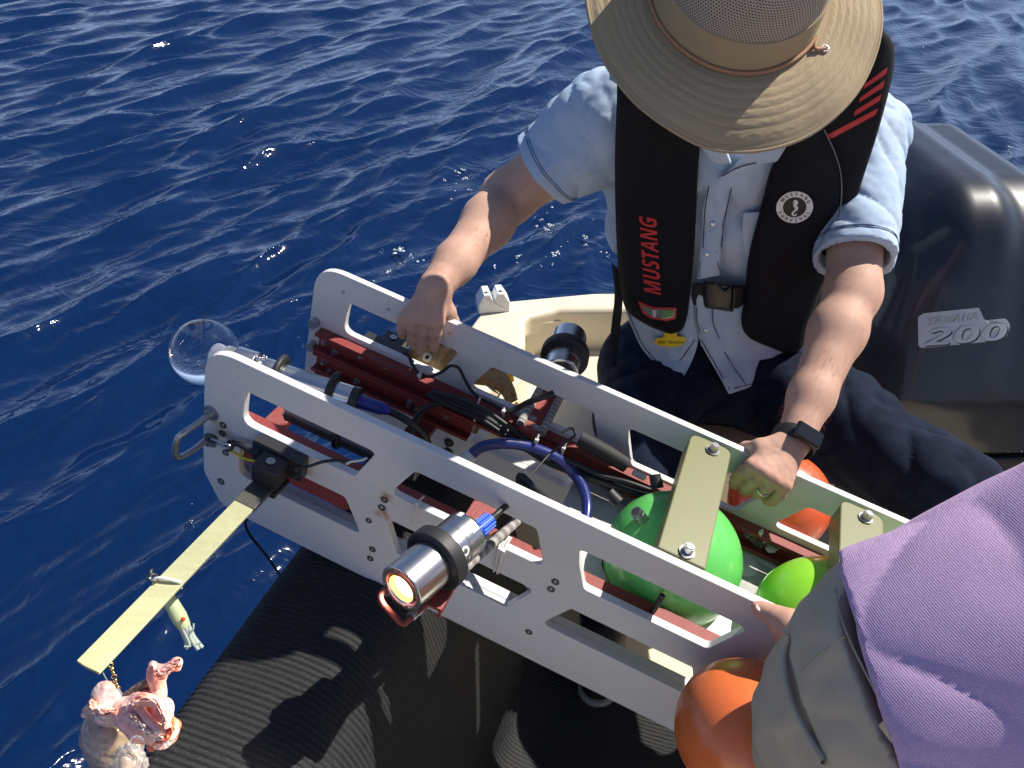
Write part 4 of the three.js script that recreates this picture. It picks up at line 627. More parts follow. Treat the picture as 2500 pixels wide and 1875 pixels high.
  part('placket', paintS(placketD.g), cloth, man);
  const tailF = (x, y) => chest(x, Math.min(y, 880)) - 0.022 - 0.0001 * Math.max(0, y - 800);
  const tailA = strip([[1520, 720], [1528, 760], [1545, 805], [1566, 849], [1610, 900], [1650, 942]], [[1700, 720], [1699, 760], [1703, 800], [1706, 826], [1690, 880], [1654, 945]], tailF, 0.003, { wave: flutter, sq: 0.2, back: 0.003, rows: 40 });
  part('shirt_tail', paintS(tailA.g), cloth, man);
  const tailB = strip([[1699, 720], [1699, 770], [1703, 812], [1716, 848], [1748, 905], [1778, 960]], [[1900, 720], [1960, 790], [1978, 830], [1960, 868], [1895, 920], [1782, 962]], (x, y) => tailF(x, y) - 0.004, 0.003, { wave: flutter, sq: 0.2, back: 0.003, rows: 40 });
  part('shirt_tail', paintS(tailB.g), cloth, man);
  // collar wings
  const collarA = strip([[1700, 330], [1716, 365], [1750, 402], [1776, 398]], [[1762, 330], [1772, 360], [1782, 385], [1786, 400]], (x, y) => chest(x, y) - 0.05, 0.006, { cols: 8, rows: 20, sq: 0.3 });
  const collarB = strip([[1850, 300], [1838, 350], [1800, 395], [1750, 438]], [[1935, 300], [1925, 385], [1850, 402], [1756, 444]], (x, y) => chest(x, y) - 0.05, 0.006, { cols: 10, rows: 24, sq: 0.3 });
  part('collar', paintS(merge([collarA.g, collarB.g])), cloth, man);
  part('pocket', paintS(strip([[1816, 520], [1812, 560], [1822, 640]], [[1870, 516], [1872, 560], [1872, 640]], (x, y) => chest(x, y) - 0.028, 0.003, { cols: 8, rows: 12, sq: 0.2 }).g), cloth, man);
  for (const [x, y, s] of [[1741, 544, placketU], [1727, 618, placketU], [1723, 803, placketD]]) { const a = s.at(x, y, 0.0005), d = camera.position.clone().sub(a).normalize(); part('snap', lathe(a, d, [[0.0062, 0], [0.006, 0.0015], [0.004, 0.0028], [0, 0.003]], 24), mat(0.6, 0.6, 0.58, 0.25, { metalness: 1 }), man); }
  // navy stitching
  const thread = mat(0.02, 0.03, 0.09, 0.7), stitch = (pts, s, h = 0.0030) => part('seam', tube(pts.map(([x, y]) => s.at(x, y, h)), 0.0009, 40, 5), thread, man);
  stitch([[1731, 452], [1722, 505], [1718, 560], [1716, 605]], placketU); stitch([[1790, 440], [1777, 500], [1766, 550], [1764, 575], [1761, 603]], placketU); stitch([[1709, 640], [1708, 676]], placketU, 0.002); stitch([[1749, 612], [1752, 640], [1757, 660]], placketU, 0.002);
  stitch([[1701, 752], [1701, 780], [1709, 812]], placketD); stitch([[1740, 752], [1740, 780], [1744, 800]], placketD);
  stitch([[1533, 758], [1551, 805], [1572, 846], [1614, 894], [1648, 933]], tailA, 0.002); stitch([[1697, 830], [1660, 880], [1622, 916]], tailA, 0.002); stitch([[1712, 830], [1752, 900], [1782, 952]], tailB, 0.002); stitch([[1745, 800], [1775, 870], [1820, 938]], tailB, 0.002); stitch([[1790, 948], [1850, 932], [1930, 876]], tailB, 0.002); stitch([[1762, 430], [1806, 408], [1846, 398]], collarB, 0.003);
  { const cuff = (C, D, r, k, n) => { const s = V(0, 1, 0).cross(D).normalize(), u = D.clone().cross(s), pts = []; for (let i = 0; i < 40; i++) { const a = i / 40 * 6.283, d = s.clone().multiplyScalar(Math.cos(a)).addScaledVector(u, Math.sin(a)), o = C.clone().addScaledVector(D, -k); let t = r + 0.03; for (let j = 0; j < 24; j++) { const q = o.clone().addScaledVector(d, t), f = shirtF(q.x, q.y, q.z); if (Math.abs(f) < 0.0003) break; t -= f * 0.9; } pts.push(o.clone().addScaledVector(d, t + 0.0004)); } part('seam', tube(pts, 0.0006, 120, 5, true), thread, man); }; cuff(RC, rDir, 0.06, 0.02); cuff(RC, rDir, 0.06, 0.024); cuff(LC, lDir, 0.06, 0.02); cuff(LC, lDir, 0.06, 0.024); }

  // ---- life vest
  const nylon = new THREE.MeshPhysicalMaterial({ color: col(0.0045, 0.0045, 0.0075), roughness: 0.85, specularIntensity: 0.5, side: THREE.DoubleSide, sheen: 0.06, sheenColor: col(0.25, 0.25, 0.3), sheenRoughness: 0.5, bumpMap: noiseTex(256, (x, y) => 0.5 + 0.25 * Math.sin(x * 6.283 * 40) * Math.sin(y * 6.283 * 40) + 0.25 * tileN(x, y, 20)), bumpScale: 0.0006 });
  nylon.bumpMap.repeat.set(3, 6);
  const vd = (x, y) => chest(x, y) - 0.036 + 0.003 * noise3(x * 0.01, y * 0.008, 3);
  const vest = part('life_vest', strip([[1508, 200], [1503, 312], [1501, 423], [1505, 587], [1514, 700], [1530, 757], [1580, 794], [1632, 815]], [[1722, 200], [1712, 320], [1704, 423], [1696, 595], [1686, 705], [1676, 780], [1664, 806], [1640, 816]], vd, 0.034, { back: 0.02, round: 0.07 }).g, nylon, man, 'black inflatable life vest');
  const lobeA = strip([[1508, 200], [1503, 312], [1501, 423], [1505, 587], [1514, 700], [1530, 757], [1580, 794], [1632, 815]], [[1722, 200], [1712, 320], [1704, 423], [1696, 595], [1686, 705], [1676, 780], [1664, 806], [1640, 816]], vd, 0.034, { back: 0.02, round: 0.07 });
  const lobeB = strip([[1960, 200], [1930, 325], [1886, 402], [1856, 513], [1827, 628], [1817, 730], [1810, 790], [1826, 822], [1900, 856]], [[1990, 210], [2014, 318], [2046, 390], [2055, 450], [2050, 520], [2018, 669], [1981, 784], [1957, 850], [1925, 866]], vd, 0.036, { back: 0.02, round: 0.07 });
  part('vest_lobe', lobeB.g, nylon, vest);
  const yoke = strip([[1960, 60], [1990, 180], [2010, 310], [2042, 390], [2050, 470], [2044, 540], [2056, 560]], [[2120, 40], [2178, 100], [2184, 150], [2150, 300], [2105, 443], [2076, 540], [2062, 566]], (x, y) => chest(x, y) - 0.040 + 0.04 * smooth(300, 60, y), 0.012, { back: 0.02, round: 0.05, sq: 0.3 });
  part('vest_yoke', yoke.g, nylon, vest);
  { const hq = [[1500, 60], [1506, 180], [1505, 300]], hr = [[1640, 60], [1690, 180], [1715, 300]]; part('vest_yoke', strip(hq, hr, (x, y) => chest(x, y) - 0.02, 0.03, { back: 0.02, rows: 20 }).g, nylon, vest); }
  part('vest_collar', tube([P(1600, 120, 1.22), P(1640, 40, 1.33), NB.clone().add(V(-0.02, 0.05, -0.10)), P(1960, 30, 1.31), P(2060, 110, 1.2)], 0.034, 40, 14), nylon, vest);
  part('piping', tube([[2012, 316], [2040, 378], [2053, 430], [2052, 500], [2030, 610]].map(([x, y]) => yoke.at(x, y, 0.022)), 0.0012, 40, 6), mat(0.12, 0.12, 0.13, 0.5), vest);
  const redPrint = mat(0.52, 0.02, 0.03, 0.55), whitePrint = mat(0.75, 0.75, 0.72, 0.5);
  // lettering reading upward on the chest
  { const s = textShapes('MUSTANG', 10); s.computeBoundingBox(); const w = s.boundingBox.max.x, h = 10; part('lettering', mapGeo(subdivide(s), (x, y) => { const t = x / w, v = y / h; return lobeA.at(1614 - 42 * v - 12 * t, 724 - 188 * t - 10 * v, 0.0012); }), redPrint, vest, 'red lettering reading upward'); }
  for (const [a, b, c, d] of [[[2112, 205], [2168, 163], [2164, 180], [2108, 218]], [[2100, 238], [2160, 196], [2156, 214], [2097, 250]], [[2088, 270], [2152, 230], [2148, 246], [2085, 284]], [[2018, 330], [2144, 264], [2138, 280], [2022, 343]]]) part('stripe', grid(10, 2, (s, t) => { const x = lerp(lerp(a[0], b[0], s), lerp(d[0], c[0], s), t), y = lerp(lerp(a[1], b[1], s), lerp(d[1], c[1], s), t); return yoke.at(x, y, 0.0015); }), redPrint, vest);
  // round badge
  { const bx = 1940, by = 506, R = 45, pt = (x, y, h) => lobeB.at(bx + x + 0.06 * y, by - y * 0.86, h), disc = (r0, r1, h) => mapGeo(new THREE.RingGeometry(r0, r1, 48, 2), (x, y) => pt(x, y, h));
    const bd = part('badge', disc(0.001, R, 0.0014), mat(0.02, 0.02, 0.02, 0.4), vest, 'round black and white badge'); part('badge_ring', disc(R * 0.64, R, 0.0022), whitePrint, bd);
    const arcText = (str, a0, a1, r, size, flip) => { const g = []; [...str].forEach((ch, i) => { const a = lerp(a0, a1, str.length > 1 ? i / (str.length - 1) : 0.5), s = textShapes(ch, size); s.computeBoundingBox(); const w = s.boundingBox.max.x; s.translate(-w / 2, flip ? -size : 0, 0).rotateZ(flip ? a + Math.PI / 2 : a - Math.PI / 2).translate(Math.cos(a) * r, Math.sin(a) * r, 0); g.push(mapGeo(s, (x, y) => pt(x, y, 0.003))); }); return merge(g); };
    part('badge_text', arcText('MUSTANG', 2.55, 0.45, R * 0.72, 9, false), mat(0.02, 0.02, 0.02, 0.5), bd); part('badge_text', arcText('SURVIVAL', 3.55, 5.85, R * 0.73, 8.6, true), mat(0.02, 0.02, 0.02, 0.5), bd);
    const sh = new THREE.Shape(); [[-9, 14], [-2, 13], [-4, 19], [2, 21], [7, 17], [8, 10], [4, 5], [9, 0], [8, -8], [2, -13], [-2, -17], [0, -21], [4, -20], [4, -17], [7, -19], [5, -25], [-2, -26], [-7, -21], [-6, -14], [0, -8], [1, -2], [-4, 3], [-3, 8], [0, 10], [-4, 11]].forEach(([x, y], i) => i ? sh.lineTo(x, y) : sh.moveTo(x, y)); part('badge_emblem', mapGeo(new THREE.ShapeGeometry(sh), (x, y) => pt(x, y, 0.003)), whitePrint, bd); }
  // inflator window
  { const q = (pts, h) => mapGeo(subdivide(new THREE.ShapeGeometry(new THREE.Shape(pts.map(([x, y]) => new THREE.Vector2(x, -y))))), (x, y) => lobeA.at(x, -y, h)); part('window_border', q([[1557, 735], [1594, 750], [1652, 752], [1650, 778], [1628, 784], [1590, 778], [1570, 766]], 0.0014), redPrint, vest); part('inspection_window', q([[1562, 742], [1594, 755], [1647, 757], [1645, 774], [1626, 779], [1592, 774], [1574, 763]], 0.0022), mat(0.16, 0.2, 0.16, 0.15, { clearcoat: 0.6 }), vest, 'clear inspection window'); part('cylinder_cap', q([[1592, 757], [1604, 757], [1600, 775], [1594, 774]], 0.003), mat(0.5, 0.48, 0.45, 0.4), vest); part('indicator', q([[1616, 757], [1646, 758], [1644, 772], [1618, 776]], 0.003), mat(0.05, 0.22, 0.07, 0.4), vest); }
  // pull tab
  { const tb = thing('pull_tab', 'yellow T shaped pull tab hanging below the vest', 'pull tab'), s = roundPoly([[1624, -812], [1652, -812], [1654, -822], [1670, -822], [1675, -831], [1664, -843], [1638, -848], [1608, -844], [1597, -836], [1602, -826], [1620, -824]], [1, 1, 2, 5, 4, 6, 8, 6, 4, 4, 2], THREE.Shape); part('tab', mapGeo(new THREE.ExtrudeGeometry(s, { depth: 1, bevelEnabled: false, curveSegments: 4 }), (x, y, z) => P(x, -y, tailF(x, -y) - 0.012 - 0.004 * z)), mat(0.78, 0.55, 0.02, 0.45), tb); const tx = mapGeo(merge([textShapes('JERK', 6).translate(1606, -839, 0), textShapes('TO', 6).translate(1630, -839, 0), textShapes('INFLATE', 5).translate(1642, -839, 0)]), (x, y) => P(x, -y, tailF(x, -y) - 0.0172)); part('lettering', tx, mat(0.12, 0.09, 0.03, 0.6), tb); }
  // belt and buckle between the lobes
  const bd = (x, y) => chest(x, y) - 0.022;
  part('belt', strip([[1690, 690], [1688, 720], [1690, 748]], [[1820, 698], [1822, 725], [1818, 758]], bd, 0.006, { cols: 14, rows: 14, sq: 0.15, round: 0.05 }).g, mat(0.012, 0.012, 0.014, 0.8), vest);
  part('buckle', strip([[1718, 686], [1715, 715], [1718, 752]], [[1792, 696], [1796, 722], [1788, 762]], (x, y) => bd(x, y) - 0.005, 0.011, { cols: 14, rows: 14, sq: 0.2, round: 0.06 }).g, blackPlastic, vest);
  for (const [a, b, c, d] of [[[1742, 690], [1758, 704], [1770, 712], [1786, 700]], [[1792, 702], [1793, 720], [1791, 740], [1788, 758]]]) part('buckle_prong', tube([a, b, c, d].map(([x, y]) => P(x, y, bd(x, y) - 0.019)), 0.003, 20, 8), blackPlastic, vest);
  part('strap', strip([[1493, 640], [1500, 720], [1492, 800], [1488, 850], [1494, 900], [1486, 940], [1478, 962]], [[1512, 660], [1520, 730], [1514, 800], [1508, 845], [1502, 890], [1496, 930], [1492, 958]], (x, y) => chest(1560, y) - 0.01, 0.002, { cols: 6, back: 0.002, sq: 0.2 }).g, mat(0.015, 0.015, 0.016, 0.8), vest);

  // ---- hat
  const hat = thing('sun_hat', 'khaki wide brimmed hat with a grey mesh crown', 'hat', BC, HQ);
  const khakiMap = (rings) => canvasTex(1024, 512, (c, w, h) => { c.fillStyle = '#fff'; c.fillRect(0, 0, w, h); for (let i = 0; i < 9000; i++) { c.fillStyle = `rgba(${rnd() < 0.5 ? '90,75,50' : '255,250,230'},${rr(0.02, 0.07)})`; c.fillRect(rr(0, w), rr(0, h), rr(1, 3), rr(1, 3)); } if (rings) for (const v of [0.12, 0.25, 0.38, 0.5, 0.62, 0.74, 0.93, 0.955]) for (let x = 0; x < w; x += 3.2) { c.fillStyle = 'rgba(255,238,196,0.85)'; c.fillRect(x, h * (1 - v) - 1, 2, 1.6); c.fillStyle = 'rgba(70,55,35,0.45)'; c.fillRect(x - 0.6, h * (1 - v) + 0.8, 3.4, 1.6); } });
  const khaki = new THREE.MeshPhysicalMaterial({ color: col(0.37, 0.285, 0.172), roughness: 0.85, side: THREE.DoubleSide, map: khakiMap(true) }); khaki.map.wrapS = THREE.RepeatWrapping; khaki.map.repeat.set(3, 1);
  const khakiPlain = new THREE.MeshPhysicalMaterial({ color: col(0.35, 0.27, 0.163), roughness: 0.85, side: THREE.DoubleSide, map: khakiMap(false) });
  const ca = 0.108, cb = 0.118, crownR = (a, k) => [Math.cos(a) * ca * k, Math.sin(a) * cb * k];
  const rings = [0.12, 0.25, 0.38, 0.5, 0.62, 0.74, 0.93, 1];
  const brim = (a, r, off) => { const [x0, z0] = crownR(a, 1), ex = Math.cos(a) * 0.185, ez = Math.sin(a) * (Math.sin(a) > 0 ? 0.206 : 0.2), x = lerp(x0, ex, r), z = lerp(z0, ez, r);
    let seg = 0; for (let i = 0; i < rings.length - 1; i++) if (r > rings[i] && r < rings[i + 1]) { const t = (r - rings[i]) / (rings[i + 1] - rings[i]); seg = Math.sin(t * Math.PI); }
    const pk = r > 0.1 && r < 0.93 ? 0.0007 * seg + 0.00055 * noise3(a * 30, r * 16, 1) * seg : 0.0004 * seg;
    return V(x, -0.006 - 0.018 * r * r + 0.011 * r * r * Math.cos(2 * a) + 0.004 * noise3(Math.cos(a) * 1.5, Math.sin(a) * 1.5, 2) * r + pk + off, z); };
  const bg = grid(260, 80, (s, t) => brim(s * 2 * Math.PI, t, 0.0012)), bu = grid(160, 20, (s, t) => brim(s * 2 * Math.PI, t, -0.0016));
  const bm = part('brim', merge([bg, bu]), khaki, hat);
  part('brim_binding', tube(Array.from({ length: 90 }, (_, i) => brim(i / 90 * 2 * Math.PI, 0.995, -0.0003)), 0.0026, 240, 8, true), khakiPlain, bm);
  const prof = [[1.0, -0.008], [0.995, 0.0], [0.965, 0.036], [0.955, 0.04], [0.94, 0.06], [0.91, 0.085], [0.85, 0.105], [0.72, 0.118], [0.5, 0.124], [0.25, 0.122], [0, 0.119]];
  const crown = (t, a) => { const k = t * (prof.length - 1), i = Math.min(prof.length - 2, Math.floor(k)), f = k - i, R = lerp(prof[i][0], prof[i + 1][0], f), y = lerp(prof[i][1], prof[i + 1][1], f), [x, z] = crownR(a, R + 0.012 * noise3(Math.cos(a) * 2, y * 14, Math.sin(a) * 2) * (y > 0.03 ? 1 : 0.2)); return V(x, y - (R < 0.8 ? 0.008 * (0.8 - R) * Math.cos(a) * Math.cos(a) : 0), z); };
  part('band', grid(160, 12, (s, t) => { const p = crown(t * 0.3, s * 2 * Math.PI); return V(p.x * 1.012, p.y, p.z * 1.012); }), khakiPlain, hat);
  const meshTex = canvasTex(512, 512, (c, w, h) => { c.fillStyle = '#d8d4d0'; c.fillRect(0, 0, w, h); const n = 32, s = w / n; for (let j = 0; j < n; j++) for (let i = 0; i < n; i++) { c.fillStyle = '#4f4b49'; c.beginPath(); c.ellipse((i + (j % 2) * 0.5 + 0.25) * s, (j + 0.5) * s, s * 0.27, s * 0.30, 0, 0, 7); c.fill(); } }); meshTex.wrapS = meshTex.wrapT = THREE.RepeatWrapping; meshTex.repeat.set(5.5, 1.5);
  part('mesh_crown', grid(200, 60, (s, t) => crown(0.28 + t * 0.72, s * 2 * Math.PI)), new THREE.MeshPhysicalMaterial({ color: col(0.62, 0.55, 0.48), roughness: 0.8, side: THREE.DoubleSide, map: meshTex, bumpMap: meshTex, bumpScale: 0.0014 }), hat);
  part('band_edge', tube(Array.from({ length: 80 }, (_, i) => { const p = crown(0.3, i / 80 * 2 * Math.PI); return V(p.x * 1.006, p.y, p.z * 1.006); }), 0.0014, 200, 6, true), khakiPlain, hat);
  // cord round the crown, threaded through an eyelet
  const cord = [], A = (d) => d * Math.PI / 180; for (let d = 35; d <= 330; d += 8) { const p = crown(0.02, A(d)); cord.push(V(p.x * 1.03, p.y + 0.006, p.z * 1.03)); }
  const eye = brim(A(37), 0.24, 0.003); cord.unshift(eye, brim(A(42), 0.12, 0.005)); part('cord', tube(cord, 0.0026, 160, 8), mat(0.38, 0.2, 0.1, 0.7), hat);
  part('eyelet', new THREE.TorusGeometry(0.0042, 0.0012, 8, 24).rotateX(Math.PI / 2).translate(eye.x, eye.y, eye.z), mat(0.65, 0.65, 0.65, 0.3, { metalness: 1 }), hat);

  // ---- jeans and shoes
  const denim = new THREE.MeshPhysicalMaterial({ vertexColors: true, roughness: 0.9, specularIntensity: 0.35, side: THREE.DoubleSide, sheen: 0.05, sheenColor: col(0.3, 0.4, 0.55), sheenRoughness: 0.6 });
  const jf = [[ellip(R3(0.395, -0.95, -1.42), new THREE.Quaternion(), 0.185, 0.105, 0.14), 0.06], [bone(RH, mid(RH, RK, 0.5), 0.094, 0.085), 0.07], [bone(mid(RH, RK, 0.5), RK, 0.085, 0.07), 0.06], [bone(RK, RA, 0.068, 0.058), 0.06], [bone(LH, mid(LH, LK, 0.5), 0.104, 0.096), 0.07], [bone(mid(LH, LK, 0.5), LK, 0.096, 0.08), 0.06], [bone(LK, LA, 0.076, 0.062), 0.06]];
  const jeansF = (x, y, z) => { let d = 1e3; for (const [f, k] of jf) d = smin(d, f(x, y, z), k); const b = 1 - Math.abs(noise3(x * 6 + z * 5, y * 7, z * 4 - x * 5)); return Math.max(d + 0.009 * (b * b - 0.5) + 0.0015 * noise3(x * 16, y * 16, z * 16), R3(0, -1.5, 0).y - y); };
  part('jeans', paint(meshSDF(jeansF, R3(0.1, -1.55, -1.6), R3(0.92, -0.78, -0.86), 0.0085), (x, y, z, c) => { const n = fbm(x * 8, y * 8, z * 8, 3), m = noise3(x * 220, y * 220, z * 220), w = Math.max(0, noise3(x * 30, y * 60, z * 30)); c.setRGB(0.0055 + 0.002 * n + 0.002 * m + 0.005 * w, 0.0105 + 0.004 * n + 0.004 * m + 0.008 * w, 0.026 + 0.008 * n + 0.007 * m + 0.014 * w); }), denim, man, 'dark blue jeans');
  const shoe = (a, dir) => {
    const d = dir.clone().setY(0).normalize(), s = V(-d.z, 0, d.x), o = a.clone().setY(R3(0, DECK, 0).y), q = (f, u, l) => o.clone().addScaledVector(d, f).addScaledVector(s, l).add(V(0, u, 0));
    const F = [bone(q(-0.05, 0.05, 0), q(0.04, 0.06, 0), 0.042, 0.046), bone(q(0.04, 0.06, 0), q(0.16, 0.042, 0.006), 0.045, 0.038), bone(q(-0.03, 0.06, 0), q(-0.03, 0.12, 0), 0.042, 0.05)];
    const up = (x, y, z) => { let k = 1e3; for (const f of F) k = smin(k, f(x, y, z), 0.03); return Math.max(k, o.y + 0.022 - y); };
    const bb = new THREE.Box3().setFromPoints([q(-0.12, 0, -0.08), q(0.24, 0.2, 0.08), q(-0.12, 0, 0.08), q(0.24, 0.2, -0.08)]);
    const sh = part('shoe', meshSDF(up, bb.min, bb.max, 0.006), mat(0.014, 0.013, 0.013, 0.6), man, 'black hiking shoe with orange laces');
    part('sole', meshSDF((x, y, z) => Math.max(up(x, Math.max(y, o.y + 0.045), z) - 0.006, y - o.y - 0.024, o.y + 0.001 - y), bb.min, bb.max, 0.006), mat(0.3, 0.3, 0.3, 0.7), sh);
    const lace = mat(0.7, 0.12, 0.03, 0.6); for (let i = 0; i < 5; i++) part('lace', tube([q(0.02 + i * 0.022, 0.098 - i * 0.006, -0.03), q(0.026 + i * 0.022, 0.112 - i * 0.007, 0), q(0.018 + i * 0.022, 0.098 - i * 0.006, 0.03)], 0.0022, 12, 6), lace, sh);
  };
  shoe(R3(0.215, 0, -1.21), V(-0.12, 0, 1)); shoe(R3(0.80, 0, -1.04), V(0.2, 0, 1));
}
function subdivide(g) {                            // split flat print finely enough to follow a curved surface
  let p = (g.index ? g.toNonIndexed() : g).attributes.position.array;
  for (let k = 0; k < 2; k++) { const o = []; for (let i = 0; i < p.length; i += 9) { const a = [p[i], p[i + 1], 0], b = [p[i + 3], p[i + 4], 0], c = [p[i + 6], p[i + 7], 0], m = (u, v) => [(u[0] + v[0]) / 2, (u[1] + v[1]) / 2, 0], ab = m(a, b), bc = m(b, c), ca = m(c, a); o.push(...a, ...ab, ...ca, ...ab, ...b, ...bc, ...ca, ...bc, ...c, ...ab, ...bc, ...ca); } p = o; }
  const r = new THREE.BufferGeometry(); r.setAttribute('position', new THREE.Float32BufferAttribute(p, 3)); r.computeVertexNormals(); return r;
}
// ---------------------------------------------------------------- second person, in a purple shirt, steadying the near panel
{
  const p2 = thing('person', 'person in a purple knit shirt and grey trousers holding the frame', 'person');
  const A = R3(0.405, -0.65, -0.40), B = R3(0.76, -0.36, -0.40), d = B.clone().sub(A).normalize(), mid = (a, b, t) => a.clone().lerp(b, t);
  const lat = V(0.80, -0.25, 0.55); lat.addScaledVector(d, -lat.dot(d)).normalize();
  const Q = new THREE.Quaternion().setFromRotationMatrix(new THREE.Matrix4().makeBasis(lat, d, lat.clone().cross(d)));
  const SL = B.clone().addScaledVector(lat, -0.15).addScaledVector(d, 0.03), SR = B.clone().addScaledVector(lat, 0.17).addScaledVector(d, 0.03), HD = B.clone().addScaledVector(d, 0.30).add(V(0.03, 0.02, -0.05));
  const EL = R3(0.66, -0.60, -0.66), WR = P(1985, 1585, 0.93), ER = SR.clone().add(V(0.14, -0.26, 0.06)), WRr = ER.clone().add(V(-0.02, -0.2, -0.16));
  const skin = new THREE.MeshPhysicalMaterial({ vertexColors: true, roughness: 0.5, side: THREE.DoubleSide });
  const core = [[bone(A, B, 0.08, 0.09), 0.05], [bone(SL, SR, 0.05, 0.05), 0.05], [bone(B, HD, 0.055, 0.055), 0.03], [ellip(HD.clone().addScaledVector(d, 0.05), Q, 0.075, 0.11, 0.095), 0.03], [bone(HD.clone().addScaledVector(d, 0.04).add(V(0.02, -0.02, -0.09)), HD.clone().addScaledVector(d, 0.02).add(V(0.02, -0.03, -0.1)), 0.014, 0.016), 0.02], [bone(SL, EL, 0.048, 0.04), 0.04], [bone(EL, WR, 0.04, 0.027), 0.03], [bone(SR, ER, 0.048, 0.04), 0.04], [bone(ER, WRr, 0.04, 0.028), 0.03], [ellip(WRr.clone().add(V(0, -0.07, -0.03)), new THREE.Quaternion(), 0.04, 0.07, 0.025), 0.03]];
  const bodyG = meshSDF((x, y, z) => { let k = 1e3; for (const [f, s] of core) k = smin(k, f(x, y, z), s); return k; }, R3(0.2, -0.95, -0.85), R3(1.25, 0.36, 0.0), 0.011);
  // left hand over the top edge of the near panel: thumb outside, fingers inside
  const th = [onLw(1968, 1565, -0.035), onLw(1928, 1528, -0.026), onLw(1893, 1505, -0.016), onLw(1868, 1492, -0.0105), onLw(1850, 1484, -0.0085)];
  const fing = [[1905, 1508], [1925, 1516], [1945, 1526], [1962, 1538]].map(([x, y], i) => [onLw(x + 30, y + 26, -0.022), L(0.82 + i * 0.021, -0.011, 0.006), L(0.822 + i * 0.021, 0.012, 0.0225), L(0.824 + i * 0.021, 0.038, 0.024)]);
  const hb = [bone(WR, th[1], 0.026, 0.017), bone(WR, onLw(1960, 1550, -0.025), 0.027, 0.02), bone(onLw(1915, 1545, -0.016), WR, 0.013, 0.024)];
  const hF = (x, y, z) => { let k = 1e3; for (const f of hb) k = smin(k, f(x, y, z), 0.02); let t = 1e3; for (let i = 0; i < 4; i++) t = smin(t, bone(th[i], th[i + 1], lerp(0.0165, 0.0085, i / 4), lerp(0.0165, 0.0085, (i + 1) / 4))(x, y, z), 0.005); k = smin(k, t, 0.012); for (const c of fing) { let f = 1e3; for (let i = 0; i < 3; i++) f = smin(f, bone(c[i], c[i + 1], lerp(0.011, 0.008, i / 3), lerp(0.011, 0.008, (i + 1) / 3))(x, y, z), 0.004); k = smin(k, f, 0.006); } return k; };
  const bb = new THREE.Box3().setFromPoints([WR, ...th, ...fing.flat()]).expandByScalar(0.035);
  const bg = merge([bodyG, meshSDF(hF, bb.min, bb.max, 0.0032)]);
  const body = part('body', paint(bg, (x, y, z, c) => { const n = fbm(x * 20, y * 20, z * 20, 3); c.setRGB(0.60 + 0.06 * n, 0.34 + 0.04 * n, 0.25 + 0.04 * n); }), skin, p2);
  part('hair', meshSDF((x, y, z) => Math.max(ellip(HD.clone().addScaledVector(d, 0.06).add(V(0, 0, 0.012)), Q, 0.082, 0.115, 0.1)(x, y, z), z - HD.z - 0.09, HD.z - 0.05 - z) + 0.002 * noise3(x * 80, y * 80, z * 80), HD.clone().addScalar(-0.2), HD.clone().addScalar(0.26), 0.01), mat(0.06, 0.035, 0.02, 0.8), body);
  part('thumbnail', new THREE.SphereGeometry(1, 16, 10).scale(0.0052, 0.0015, 0.0065).applyQuaternion(LQ).translate(...onLw(1854, 1482, -0.0125).toArray()), mat(0.72, 0.45, 0.36, 0.3), body);

  // shirt: knit rows run round the trunk
  const hemN = V(0.88, 0.46, 0.12).normalize(), H0 = P(2085, 1500, 0.69);
  const fold = (x, y, z) => 0.003 * noise3(x * 5 - y * 3, y * 4 + x * 3, z * 4) + 0.0035 * Math.pow(1 - Math.abs(noise3(x * 5 + y * 5, y * 7 - x * 5, z * 7)), 2) - 0.004;
  const sh = [[ellip(mid(A, B, -0.02), Q, 0.178, 0.26, 0.150), 0.1], [ellip(mid(A, B, 0.6), Q, 0.185, 0.24, 0.145), 0.1], [bone(SL, SR, 0.085, 0.085), 0.06], [bone(SL, mid(SL, EL, 0.6), 0.075, 0.07), 0.05], [bone(SR, mid(SR, ER, 0.6), 0.075, 0.07), 0.05]];
  const inner = ellip(mid(A, B, -0.05), Q, 0.154, 0.24, 0.124);
  const shirtF = (x, y, z) => { let k = 1e3; for (const [f, s] of sh) k = smin(k, f(x, y, z), s); k += fold(x, y, z); const hem = (H0.x - x) * hemN.x + (H0.y - y) * hemN.y + (H0.z - z) * hemN.z; return Math.max(k, hem + 0.002 * noise3(x * 12, y * 12, z * 12) + 0.0012 * noise3(x * 150, y * 150, z * 150), -inner(x, y, z)); };
  const sg = planarUV(meshSDF(shirtF, R3(0.15, -0.9, -0.9), R3(1.15, -0.02, 0.05), 0.0068), d.clone().multiplyScalar(0.95).addScaledVector(lat, -0.3), lat.clone().multiplyScalar(0.95).addScaledVector(d, 0.3), 1 / 0.1);
  const rows = noiseTex(512, (x, y) => { const r = 0.5 + 0.5 * Math.sin(x * 6.283 * 54), c = 0.5 + 0.5 * Math.sin(y * 6.283 * 60), n = tileN(x, y, 40), k = 0.80 + 0.13 * r + 0.03 * c + 0.05 * n; return [k, k, k]; }, true);
  paint(sg, (x, y, z, c) => { const n = fbm(x * 12, y * 12, z * 12, 3), m = noise3(x * 130, y * 130, z * 130); c.setRGB(0.66 + 0.03 * n + 0.02 * m, 0.45 + 0.02 * n + 0.018 * m, 0.72 + 0.02 * n + 0.02 * m); });
  part('shirt', sg, new THREE.MeshPhysicalMaterial({ vertexColors: true, map: rows, bumpMap: rows, bumpScale: 0.0004, roughness: 0.95, side: THREE.DoubleSide, sheen: 0.35, sheenColor: col(0.8, 0.6, 0.95), sheenRoughness: 0.5 }), p2, 'purple knit shirt with a worn hem');

